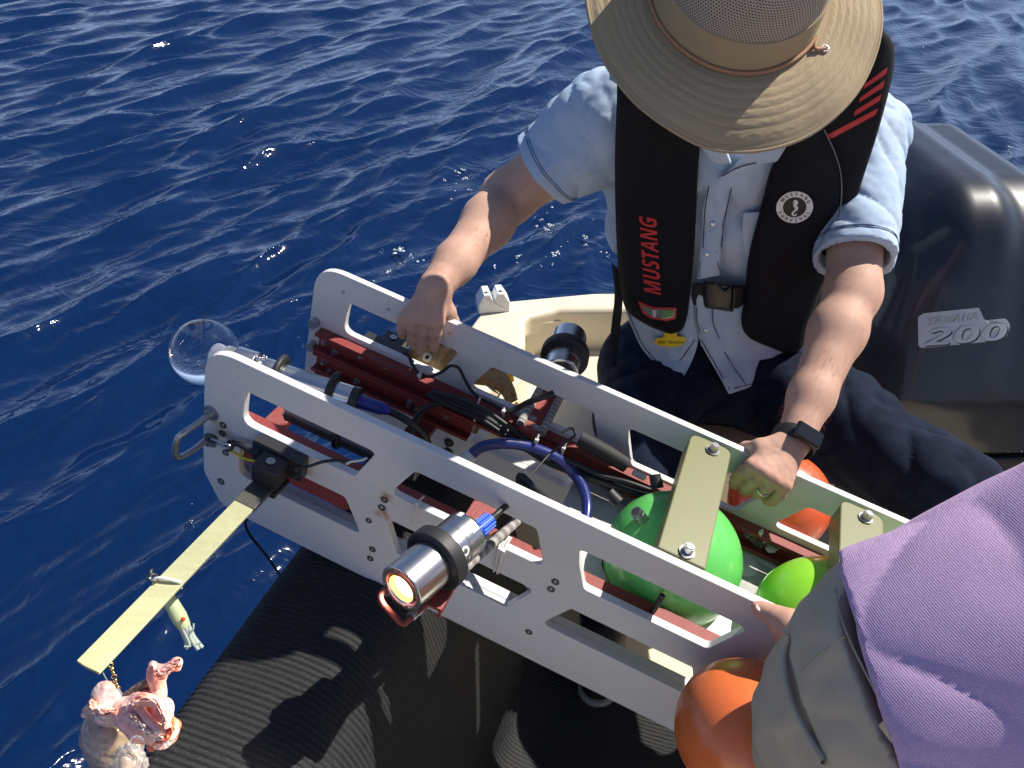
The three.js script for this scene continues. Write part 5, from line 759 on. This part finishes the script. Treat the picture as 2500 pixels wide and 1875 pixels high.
  // trousers
  const LHp = R3(0.36, -0.74, -0.44), RHp = R3(0.56, -0.72, -0.29), LKn = R3(0.35, -1.1, -0.47), RKn = R3(0.60, -1.1, -0.30), LAn = R3(0.36, -1.5, -0.44), RAn = R3(0.63, -1.5, -0.26);
  const tr = [[ellip(mid(A, B, -0.02), Q, 0.168, 0.14, 0.138), 0.06], [bone(mid(A, LHp, 0.4), LHp, 0.1, 0.1), 0.06], [bone(LHp, LKn, 0.1, 0.075), 0.06], [bone(LKn, LAn, 0.075, 0.06), 0.05], [bone(RHp, RKn, 0.115, 0.078), 0.08], [bone(RKn, RAn, 0.075, 0.06), 0.05]];
  const wA = P(2046, 1445, 0.78), wN = V(0.52, 0.80, 0.22).normalize();
  const trF0 = (x, y, z) => { let k = 1e3; for (const [f, s] of tr) k = smin(k, f(x, y, z), s); const b = 1 - Math.abs(noise3(x * 7 + 4, y * 5, z * 7)); return k + 0.006 * (b * b - 0.5) + 0.002 * noise3(x * 24, y * 18, z * 24); };
  const top = (x, y, z) => (x - wA.x) * wN.x + (y - wA.y) * wN.y + (z - wA.z) * wN.z - 0.05;
  const hit = (px, py, h = 0) => { let q = P(px, py, 0.45); const r = camDir((px - 1250) / FPX, (py - 937.5) / FPX, 1).normalize(); for (let i = 0; i < 60; i++) { const f = trF0(q.x, q.y, q.z); q.addScaledVector(r, f * 0.8); if (f < 0.0004) break; } return q.addScaledVector(r, -h); };
  const slit = [[1926, 1552], [1921, 1590], [1923, 1640], [1938, 1705], [1966, 1770], [2010, 1846]].map(([x, y]) => hit(x, y, -0.002)), cut = slit.slice(0, -1).map((p, i) => bone(p, slit[i + 1], [0.002, 0.005, 0.0075, 0.008, 0.006][i], [0.005, 0.0075, 0.008, 0.006, 0.002][i]));
  const trF = (x, y, z) => { let d = Math.max(trF0(x, y, z), top(x, y, z), R3(0, -1.5, 0).y - y, -ellip(mid(A, B, 0.2), Q, 0.15, 0.2, 0.12)(x, y, z)); if (d > -0.03 && d < 0.02) for (const c of cut) d = Math.max(d, -c(x, y, z)); return d; };
  const twill = (x, y, z, c) => { const n = fbm(x * 10, y * 10, z * 10, 3), m = noise3(x * 240, y * 240, z * 240); c.setRGB(0.47 + 0.02 * n + 0.012 * m, 0.39 + 0.018 * n + 0.012 * m, 0.285 + 0.015 * n + 0.011 * m); };
  const tm = new THREE.MeshPhysicalMaterial({ vertexColors: true, roughness: 0.85, side: THREE.DoubleSide });
  const trousers = part('trousers', paint(meshSDF(trF, R3(0.14, -1.54, -0.72), R3(0.80, -0.42, -0.08), 0.0055), twill), tm, p2, 'grey cotton trousers');
  const seam = mat(0.40, 0.33, 0.24, 0.9);
  const ln = (pts, r, m, h) => part('seam', tube(pts.map(([x, y]) => hit(x, y, h)), r, 60, 6), m, trousers);
  ln([[2040, 1440], [2052, 1500], [2075, 1563], [2120, 1655], [2163, 1735], [2250, 1872]], 0.0011, seam, 0.0004); ln([[1955, 1640], [2000, 1600], [2062, 1553]], 0.0009, seam, 0.0004);
  part('pocket_lip', tube([[1924, 1550], [1914, 1590], [1914, 1625], [1922, 1680], [1940, 1735], [1972, 1795], [2012, 1860]].map(([x, y]) => hit(x, y, 0.002)), 0.0034, 60, 8), tm.clone(), trousers).material.vertexColors = false; trousers.children.at(-1).material.color = col(0.47, 0.39, 0.285);
  { const c = [[2144, 1771], [2205, 1713], [2236, 1752], [2176, 1814]]; part('belt_loop', grid(14, 8, (s, t) => { const x = lerp(lerp(c[0][0], c[1][0], s), lerp(c[3][0], c[2][0], s), t), y = lerp(lerp(c[0][1], c[1][1], s), lerp(c[3][1], c[2][1], s), t); return hit(x, y, 0.003 + 0.006 * Math.sin(s * Math.PI)); }), mat(0.47, 0.39, 0.285, 0.9), trousers); }
  const shoe = (a) => { const o = a.clone().setY(R3(0, DECK, 0).y), F = [bone(o.clone().add(V(0, 0.05, 0.05)), o.clone().add(V(0, 0.045, -0.12)), 0.045, 0.04), bone(o.clone().add(V(0, 0.06, 0.02)), o.clone().add(V(0, 0.12, 0.02)), 0.043, 0.045)]; const f = (x, y, z) => Math.max(smin(F[0](x, y, z), F[1](x, y, z), 0.03), o.y + 0.001 - y); part('shoe', meshSDF(f, o.clone().add(V(-0.1, -0.02, -0.2)), o.clone().add(V(0.1, 0.2, 0.15)), 0.009), mat(0.03, 0.03, 0.03, 0.7), p2); };
  shoe(LAn); shoe(RAn);
}
// ---------------------------------------------------------------- outboard motor
{
  const m = thing('outboard_motor', 'dark outboard motor with a silver decal on the transom', 'motor');
  const c = R3(1.06, -0.955, -1.80), rb = (x, y, z, hx, hy, hz, r) => { const a = Math.abs(x) - hx + r, b = Math.abs(y) - hy + r, e = Math.abs(z) - hz + r; return Math.hypot(Math.max(a, 0), Math.max(b, 0), Math.max(e, 0)) + Math.min(Math.max(a, b, e), 0) - r; };
  const cowF = (x, y, z) => {
    const X = x - c.x, Y = y - c.y, Z = z - c.z, up = clamp((Y + 0.12) / 0.42), k = 1 + 0.42 * up * up, zz = Z + 0.30 * Math.max(0, Y + 0.1);
    let d = rb(X * k, Y + 0.1, zz * (1 + 0.1 * up), 0.30, 0.415, 0.37, 0.17) * 0.8;
    d = smin(d, rb((X + 0.05) * k, Y - 0.02, zz - 0.02, 0.13, 0.305, 0.33, 0.10) * 0.8, 0.03);
    return Math.max(d, R3(0, -1.205, 0).y - y);
  };
  const black = new THREE.MeshPhysicalMaterial({ vertexColors: true, roughness: 0.4, side: THREE.DoubleSide, clearcoat: 0.5, clearcoatRoughness: 0.12, specularIntensity: 0.5 });
  const cg = paint(meshSDF(cowF, R3(0.68, -1.25, -2.3), R3(1.52, -0.48, -1.34), 0.011), (x, y, z, o) => { const n = fbm(x * 9, y * 9, z * 9, 4), s = Math.max(0, noise3(x * 60, y * 60, z * 60) - 0.85) * 0.2; o.setRGB(0.014 + 0.005 * n + s, 0.017 + 0.005 * n + s, 0.027 + 0.006 * n + s); });
  const cow = part('cowling', cg, black, m);
  const hit = (px, py, h) => { let q = P(px, py, 1.2); const r = camDir((px - 1250) / FPX, (py - 937.5) / FPX, 1).normalize(); for (let i = 0; i < 90; i++) { const f = cowF(q.x, q.y, q.z); q.addScaledVector(r, f * 0.75); if (f < 0.0003) break; } return q.addScaledVector(r, -h); };
  const flatMat = mat(0.012, 0.013, 0.018, 0.6);
  const ring = (y, gr) => meshSDF((x, yy, z) => Math.max(rb(x - c.x, 0, z - c.z, 0.30 - gr, 1, 0.37 - gr, 0.17), Math.abs(yy - y[0]) - y[1]), R3(0.68, -1.5, -2.3), R3(1.52, -1.1, -1.34), 0.011);
  part('seal', ring([R3(0, -1.208, 0).y, 0.012], 0.012), blackRubber, m);
  const pan = part('lower_pan', ring([R3(0, -1.29, 0).y, 0.075], -0.004), flatMat, m);
  part('access_panel', new RoundedBoxGeometry(0.10, 0.05, 0.02, 2, 0.004).translate(...R3(1.13, -1.285, -1.415).toArray()), flatMat, pan);
  part('midsection', [box(0.95, 1.25, -0.2, 0.75, -2.1, -1.82, 0.05), box(1.02, 1.18, -0.9, 0.0, -2.1, -1.85, 0.04)], flatMat, m);
  part('clamp_bracket', [box(0.92, 0.97, 0.45, 0.82, -1.86, -1.6, 0.01), box(1.23, 1.28, 0.45, 0.82, -1.86, -1.6, 0.01), box(0.9, 1.3, 0.72, 0.78, -1.8, -1.5, 0.01)], flatMat, m);
  part('steering_arm', [cyl(R3(0.96, -1.37, -1.42), R3(1.35, -1.35, -1.42), 0.012, 0.012), cyl(R3(0.98, -1.37, -1.44), R3(0.98, -1.37, -1.6), 0.014, 0.014)], blackPlastic, m);
  part('link_rod', tube([[2458, 1102], [2462, 1096], [2480, 1096], [2494, 1100]].map(([x, y]) => P(x, y, 1.86)), 0.004, 20, 8), mat(0.6, 0.6, 0.6, 0.4), m);
  // printed plate
  const sil = mat(0.42, 0.43, 0.45, 0.35, { metalness: 0.35 }), ink = mat(0.012, 0.012, 0.015, 0.4), grey = mat(0.38, 0.39, 0.41, 0.4, { metalness: 0.3 });
  const plate = subdivide(new THREE.ShapeGeometry(roundPoly([[2241, -774], [2254, -765], [2390, -751], [2404, -782], [2456, -777], [2467, -794], [2458, -822], [2436, -832], [2250, -850], [2242, -844]], [8, 10, 3, 10, 12, 14, 16, 16, 5, 4], THREE.Shape), 8));
  const dc = part('decal', mapGeo(plate, (x, y) => hit(x, -y, 0.0016)), sil, cow, 'silver decal plate');
  const num = (str, x0, y0, x1, size, mt, h, dx, dy) => { const s = textShapes(str, 10); s.computeBoundingBox(); const w = s.boundingBox.max.x; part('lettering', mapGeo(subdivide(s), (x, y) => { const t = x / w; return hit(x0 + (x1 - x0) * t + dx + y * 0.3 * size, y0 - 16 * t - y * size + dy, h); }), mt, dc); };
  num('200', 2252, 845, 2452, 4.2, ink, 0.0022, 3, 3); num('200', 2252, 845, 2452, 4.2, sil, 0.003, 0, 0); num('YAMAHA', 2262, 796, 2388, 1.9, grey, 0.003, 0, 0);
}
// ---------------------------------------------------------------- bait arms, lure, bait and the hooked fish
{
  const frp = new THREE.MeshPhysicalMaterial({ color: col(0.47, 0.465, 0.265), roughness: 0.5, side: THREE.DoubleSide, map: noiseTex(256, (x, y) => { const k = 0.93 + 0.02 * tileN(x, y, 9) + 0.04 * tileN(x, y, 90); return [k, k, k]; }, true) });
  const arm = (label, sign, len) => {
    const w0 = sign < 0 ? 0 : WP + TP, t = thing('bait_arm', label, 'bait arm', L(0.098, 0.15, w0), LQ, 'bait arms'), s = sign;
    const holes = (d) => d.map(([u, w]) => new THREE.Path().absarc(u, w * 1, 0.0028, 0, 6.283, true));
    // flat bar: plan (u, distance), laid level
    const pts = [[-0.0145, 0.085], [0.0145, 0.085], [0.0145, len], [0.004, len + 0.001], [-0.0145, len]];
    const g = slab(pts, 0.001, 0.0045, holes([[-0.007, 0.135], [0.007, 0.125], [-0.0085, len - 0.012], [0.0085, len - 0.016]]), 0.0006).rotateX(Math.PI / 2); if (s < 0) g.rotateY(Math.PI); part('bar', g.translate(0, 0.004, 0), frp, t, 'pale yellow flat bar');
    part('dark_sleeve', [box(-0.0155, 0.0155, -0.0015, 0.0065, s * 0.02, s * 0.092, 0.001)], mat(0.06, 0.06, 0.05, 0.45), t);
    const b = part('release_block', [box(-0.04, 0.04, -0.041, -0.004, s * 0.001, s * 0.02, 0.002), box(-0.018, 0.022, -0.036, -0.0035, s * 0.018, s * 0.052, 0.002), box(-0.012, 0.02, 0.007, 0.017, s * 0.012, s * 0.05, 0.002)], blackPlastic, t, 'black plastic release block');
    part('screw', screwHead(V(0.001, -0.0372, s * 0.036), V(0, -1, 0), 0.0062), steel, b); part('nut', hexHead(V(0.006, 0.017, s * 0.042), V(0, 1, 0), 0.004, 0.006), steel, b);
    for (const [u, v] of [[0.033, -0.015], [0.033, -0.028], [-0.03, -0.026]]) part('screw', hexHead(V(u, v, s * 0.02), V(0, 0, s), 0.003, 0.004), darkSteel, b);
    return t;
  };
  const na = arm('pale yellow bait arm with lure reaching out over the mat', -1, 0.365), fa = arm('pale yellow bait arm behind the far panel near the fish', 1, 0.24);
  // cable tie ring on the arm
  { const q = (x, y, z) => V(x, y, z); part('tie', tube([q(0.012, -0.0015, -0.232), q(0.004, -0.005, -0.236), q(-0.008, -0.006, -0.241), q(-0.0155, -0.002, -0.244), q(-0.0155, 0.006, -0.244), q(0, 0.008, -0.238), q(0.0135, 0.006, -0.232)], 0.0024, 40, 8), tieWhite, na); part('swivel', [new THREE.TorusGeometry(0.006, 0.0012, 8, 24).rotateX(1.2).translate(-0.017, -0.006, -0.245), new THREE.TorusGeometry(0.0045, 0.0012, 8, 24).rotateY(1.1).translate(-0.021, -0.009, -0.243), cyl(V(-0.018, -0.006, -0.25), V(-0.024, -0.009, -0.24), 0.003, 0.002, 10)], darkSteel, na); }
  // shackle, yellow cord and black leads at the release
  const rg = thing('release_rigging', 'steel link, black lead and yellow cord beside the U bolt', 'rigging', LO, LQ), z = -0.012;
  part('link', tube([onL(516, 1070, 'z', -0.02), onL(535, 1078, 'z', -0.02), onL(562, 1089, 'z', -0.018), onL(556, 1094, 'z', -0.018), onL(530, 1084, 'z', -0.02)], 0.0019, 30, 8), steel, rg);
  part('black_loop', [tube([onL(505, 1062, 'z', -0.012), onL(520, 1066, 'z', -0.014), onL(527, 1074, 'z', -0.012), onL(512, 1076, 'z', -0.012), onL(503, 1068, 'z', -0.012)], 0.0035, 40, 8), tube([onL(562, 1080, 'z', z), onL(568, 1090, 'z', z), onL(558, 1098, 'z', z), onL(552, 1088, 'z', z), onL(560, 1079, 'z', z)], 0.003, 40, 8)], mat(0.05, 0.055, 0.06, 0.5), rg);
  part('black_lead', tube([onL(566, 1080, 'z', z), onL(585, 1085, 'z', z), onL(605, 1097, 'z', z - 0.004), onL(628, 1110, 'z', z - 0.006)], 0.0042, 30, 10), cableBlack, rg);
  part('yellow_cord', tube([onL(560, 1098, 'z', z), onL(575, 1107, 'z', z), onL(600, 1120, 'z', z - 0.004), onL(634, 1128, 'z', z - 0.01)], 0.0021, 30, 8), mat(0.72, 0.56, 0.03, 0.6), rg);
  const lead = thing('release_cable', 'thin black cable from the release block to the near slot', 'cable', LO, LQ);
  part('wire', tube([onL(722, 1143, 'z', -0.022), onL(755, 1138, 'z', -0.016), onL(790, 1127, 'z', -0.008), onL(830, 1124, 'z', 0.004), onL(860, 1128, 'z', 0.02)], 0.0024, 40, 8), cableBlack, lead);
  part('cable_tie', tube([onL(846, 1132, 'z', -0.002), onL(862, 1126, 'z', -0.004), onL(880, 1124, 'z', 0.0), onL(896, 1118, 'z', 0.004)], 0.0018, 30, 8), tieWhite, lead);
  const rope = thing('trailing_line', 'thin black line running from the frame down to the water', 'line');
  part('line', tube([L(-0.01, 0.16, 0.01), L(-0.005, 0.25, 0.02), L(0.03, HP, 0.03), P(600, 1285, 1.32), P(655, 1362, 1.42), P(720, 1460, 1.75)], 0.0024, 60, 8), cableBlack, rope);

  // squid lure
  { const a = P(392, 1425, 0.985), b = P(452, 1532, 0.99), c = P(478, 1590, 0.995), d = b.clone().sub(a).normalize(), t = thing('squid_lure', 'pale green squid lure with a red spot', 'lure');
    const len = a.distanceTo(b), skin = new THREE.MeshPhysicalMaterial({ color: col(0.62, 0.72, 0.42), roughness: 0.35, transmission: 0.25, side: THREE.DoubleSide, clearcoat: 0.4 });
    part('mantle', lathe(a, d, [[0, 0], [0.004, 0.003], [0.007, 0.012], [0.0088, len * 0.45], [0.0098, len * 0.75], [0.0082, len * 0.95], [0.007, len]], 28), skin, t);
    const pale = mat(0.62, 0.70, 0.66, 0.35, { transmission: 0.4 }), s = V(1, 0, 0), u = V(0, 0.4, 1).normalize();
    for (let k = 0; k < 8; k++) { const an = k / 8 * 6.283, o = s.clone().multiplyScalar(Math.cos(an) * 0.0055).addScaledVector(u, Math.sin(an) * 0.0055), e = c.clone().addScaledVector(s, Math.cos(an) * rr(0.004, 0.012)).addScaledVector(u, Math.sin(an) * 0.006).addScaledVector(d, rr(-0.012, 0.006)); part('tentacle', tube([b.clone().add(o).addScaledVector(d, -0.008), b.clone().lerp(c, 0.5).addScaledVector(o, 1), e], 0.0024, 16, 8), pale, t); }
    for (const [x, y, x2, y2] of [[466, 1545, 473, 1522], [478, 1572, 490, 1568], [466, 1576, 450, 1578]]) part('hook', tube([P(x, y, 0.985), P((x + x2) / 2 + 2, (y + y2) / 2 + 2, 0.984), P(x2, y2, 0.984)], 0.0013, 10, 6), pale, t);
    part('red_spot', new THREE.SphereGeometry(0.0028, 14, 10).translate(...P(447, 1512, 0.978).toArray()), mat(0.7, 0.03, 0.01, 0.4), t); }

  // cut fish bait hanging from the end of the arm
  { const t = thing('cut_bait', 'pink chunk of cut fish bait hanging from the bait arm', 'bait'), C = 0.865;
    const ink = (sd) => noiseTex(256, (x, y) => 0.5 + 0.35 * tileN(x, y, 10, sd) + 0.2 * tileN(x, y, 40, sd));
    const flesh = new THREE.MeshPhysicalMaterial({ vertexColors: true, roughness: 0.28, side: THREE.DoubleSide, clearcoat: 0.6, clearcoatRoughness: 0.2, transmission: 0.15 });
    const S = C / FPX, q = (x, y, z = 0) => P(x, y, C + z);
    const blob = (list, k, nz, paintF, cell = 0.0022) => { const f = (x, y, z) => { let d = 1e3; for (const b of list) d = smin(d, b(x, y, z), k); return d + nz * (0.55 * noise3(x * 38, y * 38, z * 38) + 0.4 * noise3(x * 25, y * 120 + x * 60, z * 25) + 0.14 * noise3(x * 190, y * 190, z * 190)); }; const g = meshSDF(f, q(160, 1575, 0).clone().min(q(470, 1960, 0)).addScalar(-0.06), q(160, 1575, 0).clone().max(q(470, 1960, 0)).addScalar(0.06), cell); return paint(g, paintF); };
    const pink = (r, g, b, v) => (x, y, z, c) => { const n = fbm(x * 45, y * 45, z * 45, 3), w = Math.pow(Math.max(0, noise3(x * 30 + 5, y * 75, z * 30)), 2); c.setRGB(clamp(r + v * n), clamp(g + v * n - 0.35 * w), clamp(b + v * n - 0.38 * w)); };
    const cap = (x0, y0, z0, x1, y1, z1, r0, r1) => bone(q(x0, y0, z0), q(x1, y1, z1), r0 * S, r1 * S);
    part('head_piece', blob([cap(262, 1790, 0.03, 285, 1835, 0.035, 64, 52), cap(285, 1835, 0.035, 300, 1870, 0.03, 50, 40)], 0.02, 0.002, (x, y, z, c) => { const n = fbm(x * 50, y * 50, z * 50, 4), w = noise3(x * 16, y * 50, z * 16) > 0.55 ? 1 : 0; c.setRGB(0.50 + 0.2 * n - 0.2 * w, 0.38 + 0.17 * n - 0.2 * w, 0.30 + 0.15 * n - 0.14 * w); }), flesh, t, 'tan rounded fish head piece');
    part('flesh_chunk', blob([cap(335, 1745, -0.005, 400, 1790, -0.01, 42, 36), cap(355, 1720, 0, 395, 1735, 0.0, 36, 30), cap(300, 1730, 0, 350, 1775, -0.008, 30, 34)], 0.010, 0.0035, pink(0.86, 0.50, 0.44, 0.25)), flesh, t, 'glossy pink flesh');
    part('flesh_fold', blob([cap(345, 1735, -0.022, 385, 1785, -0.026, 11, 12), cap(385, 1785, -0.026, 412, 1790, -0.018, 12, 10), cap(340, 1710, -0.018, 385, 1718, -0.018, 9, 10), cap(385, 1718, -0.018, 408, 1760, -0.016, 10, 9)], 0.004, 0.0018, pink(0.88, 0.62, 0.58, 0.2), 0.0018), flesh, t);
    part('flesh_edge', blob([cap(405, 1745, -0.004, 422, 1775, -0.006, 13, 15), cap(422, 1775, -0.006, 395, 1810, -0.008, 15, 12), cap(395, 1810, -0.008, 370, 1825, 0, 12, 8)], 0.006, 0.0025, pink(0.80, 0.20, 0.12, 0.2), 0.0018), flesh, t, 'raw orange red edge');
    part('white_flap', blob([cap(252, 1690, 0, 262, 1740, -0.004, 24, 26), cap(236, 1705, 0.004, 205, 1745, 0.008, 14, 8), cap(262, 1740, -0.004, 290, 1755, 0, 22, 16), cap(268, 1680, 0, 285, 1700, 0, 14, 12)], 0.010, 0.0022, pink(0.80, 0.58, 0.52, 0.22)), flesh, t);
    part('upper_flap', blob([cap(385, 1690, 0.004, 372, 1622, 0.008, 16, 9), cap(376, 1640, 0.008, 432, 1618, 0.008, 13, 9), cap(384, 1660, 0.004, 392, 1700, 0, 16, 12), cap(432, 1616, 0.008, 436, 1634, 0.008, 7, 3)], 0.010, 0.0018, pink(0.80, 0.42, 0.36, 0.2), 0.0018), flesh, t);
    part('skin_strip', blob([cap(300, 1705, 0.004, 358, 1670, 0.006, 12, 14), cap(300, 1708, 0.004, 372, 1655, 0.006, 4, 4)], 0.006, 0.0015, (x, y, z, c) => { const n = fbm(x * 60, y * 60, z * 60, 3); c.setRGB(0.13 + 0.14 * n, 0.08 + 0.1 * n, 0.06 + 0.08 * n); }, 0.0018), flesh, t, 'dark strip of fish skin');
    // ragged thin flaps
    const flap = (name, A0, B0, z0, curl, cf) => { const ca = curve(A0.map(([x, y]) => V(x, y, 0))), cb = curve(B0.map(([x, y]) => V(x, y, 0))), f = (h) => grid(26, 16, (s, v) => { const a = ca.getPoint(s), b2 = cb.getPoint(s), e = Math.abs(v - 0.5) * 2, x = lerp(a.x, b2.x, v) + 3 * noise3(s * 9, v * 4, z0 * 90) * v, y = lerp(a.y, b2.y, v) + 3 * noise3(s * 9, v * 4, 7 + z0 * 90) * v; return q(x, y, z0 - curl * Math.sin(v * 2.6) + 0.004 * noise3(s * 5, v * 5, z0 * 50) + h * (1 - e * e)); }); part(name, paint(merge([f(-0.0018), f(0.0018)]), cf), flesh, t); };
    flap('flesh_flap', [[312, 1705], [345, 1690], [385, 1700], [412, 1735], [420, 1775]], [[330, 1735], [350, 1722], [378, 1732], [392, 1758], [396, 1782]], -0.020, 0.016, pink(0.86, 0.46, 0.40, 0.25));
    flap('flesh_flap', [[300, 1745], [322, 1772], [350, 1800], [388, 1815]], [[330, 1738], [348, 1755], [372, 1778], [402, 1796]], -0.018, 0.012, pink(0.88, 0.66, 0.62, 0.2));
    flap('flesh_flap', [[425, 1752], [430, 1785], [408, 1818], [372, 1830]], [[405, 1762], [406, 1785], [392, 1802], [370, 1810]], -0.010, 0.014, pink(0.82, 0.24, 0.15, 0.2));
    flap('flesh_flap', [[198, 1735], [215, 1752], [245, 1760], [280, 1752]], [[225, 1705], [238, 1715], [258, 1725], [285, 1728]], -0.006, 0.014, pink(0.84, 0.52, 0.44, 0.2));
    flap('flesh_flap', [[372, 1618], [390, 1628], [415, 1616], [440, 1606]], [[378, 1668], [396, 1660], [420, 1640], [442, 1626]], 0.0, 0.010, pink(0.84, 0.50, 0.44, 0.2));
    // swivel chain and line
    const brass = mat(0.55, 0.40, 0.16, 0.3, { metalness: 1 }), tack = thing('swivel_chain', 'brass swivels and clear line above the bait', 'tackle');
    for (let i = 0; i < 9; i++) { const x = lerp(264, 288, i / 8), y = lerp(1604, 1680, i / 8); part('bead', i % 3 === 2 ? new THREE.TorusGeometry(0.0026, 0.0007, 8, 18).rotateY(0.5).translate(...q(x, y, 0).toArray()) : new THREE.SphereGeometry(i % 3 ? 0.0019 : 0.0025, 12, 8).translate(...q(x, y, 0).toArray()), brass, tack); }
    part('clear_line', [tube([q(244, 1626), q(258, 1655), q(272, 1676)], 0.0006, 10, 5), tube([q(288, 1680), q(296, 1692), q(298, 1712)], 0.0006, 10, 5)], mat(0.7, 0.72, 0.75, 0.2, { transmission: 0.6 }), tack);
    // clear plastic bag and ring
    const bag = thing('clear_pouch', 'clear plastic pouch with a ring below the bait', 'pouch'), glass = new THREE.MeshPhysicalMaterial({ color: col(0.95, 0.95, 0.97), transmission: 0.85, roughness: 0.12, thickness: 0, side: THREE.DoubleSide, clearcoat: 1 });
    part('ring', new THREE.TorusGeometry(17 * S, 2.2 * S, 10, 40).applyQuaternion(camera.quaternion).translate(...q(335, 1815, -0.03).toArray()), mat(0.8, 0.82, 0.85, 0.1, { transmission: 0.6 }), bag);
    part('pouch', mapGeo(new THREE.SphereGeometry(1, 48, 32), (x, y, z2) => { const r = 1 + 0.16 * noise3(x * 3, y * 3, z2 * 3) + 0.06 * noise3(x * 9, y * 9, z2 * 9); return q(318 + x * 42 * r, 1868 - y * 52 * r, -0.03 - z2 * 0.02 * r); }), glass, bag);
    part('contents', new THREE.CapsuleGeometry(17 * S, 60 * S, 8, 20).rotateZ(0.25).rotateX(-0.9).translate(...q(312, 1890, -0.028).toArray()), mat(0.62, 0.45, 0.32, 0.5), bag); }

  // small brown fish hooked behind the far panel
  { const t = thing('fish', 'small golden brown fish with a yellow tail behind the far panel', 'fish');
    const sp = curve([P(996, 868, 1.36), P(1020, 864, 1.36), P(1060, 868, 1.36), P(1110, 884, 1.37), P(1165, 902, 1.38), P(1205, 918, 1.38), P(1236, 948, 1.38), P(1252, 982, 1.38)]);
    const hh = curve([0.002, 0.022, 0.033, 0.034, 0.027, 0.021, 0.014, 0.010].map((v, i) => V(i / 7, v, 0))), toCam = camera.position.clone().sub(P(1120, 880, 1.37)).normalize();
    const sec = (s, a) => { const p = sp.getPoint(s), tg = sp.getTangent(s), up = tg.clone().cross(toCam).normalize(), h = hh.getPoint(s).y; return p.clone().addScaledVector(up, Math.cos(a) * h).addScaledVector(toCam, Math.sin(a) * h * 0.52); };
    const g = grid(48, 90, (a, s) => sec(s, a * 2 * Math.PI)), uv = g.attributes.uv;
    paint(g, (x, y, z, c, i) => { const a = uv.getX(i) * 2 * Math.PI, s = uv.getY(i), n = fbm(x * 90, y * 90, z * 90, 3), m = noise3(x * 420, y * 420, z * 420), side = -Math.cos(a), belly = smooth(0.45, 0.9, side), red = s > 0.45 ? Math.max(0, 1 - Math.abs(Math.cos(a) - 0.45) / 0.14) * 0.8 : 0; const k = 1 + 0.5 * n + 0.35 * m;
      c.setRGB(lerp(0.36, 0.52, belly) * k + 0.25 * red, lerp(0.23, 0.42, belly) * k - 0.05 * red, lerp(0.08, 0.24, belly) * k); });
    const fm = new THREE.MeshPhysicalMaterial({ vertexColors: true, roughness: 0.3, side: THREE.DoubleSide, clearcoat: 0.6, clearcoatRoughness: 0.2 });
    const b = part('body', g, fm, t);
    const e = sec(0.27, Math.PI / 2), ex = P(1043, 872, 1).sub(camera.position).normalize(); const eye = camera.position.clone().addScaledVector(ex, e.distanceTo(camera.position) * 0.993);
    part('eye', [lathe(eye, toCam, [[0, 0.002], [0.005, 0.0018], [0.0078, 0], [0.0085, -0.003]], 28)], mat(0.62, 0.55, 0.42, 0.2, { clearcoat: 1 }), b, 'round pale eye'); part('pupil', lathe(eye.clone().addScaledVector(toCam, 0.0016), toCam, [[0, 0.001], [0.0035, 0.0006], [0.0038, -0.001]], 20), mat(0.01, 0.01, 0.012, 0.08), b);
    part('gill_cover', tube([0.9, 1.2, 1.57, 1.95, 2.3].map((a) => sec(0.40 - 0.03 * Math.cos(a * 2 - 3.14), a)), 0.0011, 20, 6), mat(0.22, 0.14, 0.06, 0.4), b);
    const yel = new THREE.MeshPhysicalMaterial({ color: col(0.78, 0.44, 0.03), roughness: 0.4, side: THREE.DoubleSide, transmission: 0.2 });
    const fin = (A, B, n) => mapGeo(grid(24, 8, (s, q2) => V(s, q2, 0)), (s, q2) => { const a = curve(A.map(([x, y, c]) => P(x, y, c))).getPoint(s), e2 = curve(B.map(([x, y, c]) => P(x, y, c))).getPoint(s); return a.lerp(e2, q2).addScaledVector(toCam, 0.0012 * Math.sin(s * n) * q2); });
    part('tail_fin', fin([[1240, 978, 1.38], [1250, 988, 1.378], [1262, 980, 1.38]], [[1258, 1040, 1.375], [1272, 1032, 1.372], [1292, 1030, 1.378]], 46), yel, b, 'yellow tail fin'); part('fin', fin([[1205, 903, 1.378], [1225, 915, 1.378], [1243, 940, 1.378]], [[1236, 900, 1.375], [1252, 915, 1.374], [1256, 930, 1.375]], 30), yel, b); part('fin', fin([[1165, 925, 1.375], [1185, 935, 1.375], [1205, 948, 1.375]], [[1190, 945, 1.372], [1208, 958, 1.372], [1222, 964, 1.372]], 30), mat(0.62, 0.56, 0.3, 0.4), b); }
}
scene.traverse((o) => { if (o.isMesh) { o.castShadow = true; o.receiveShadow = true; } });
renderer.render(scene, camera);
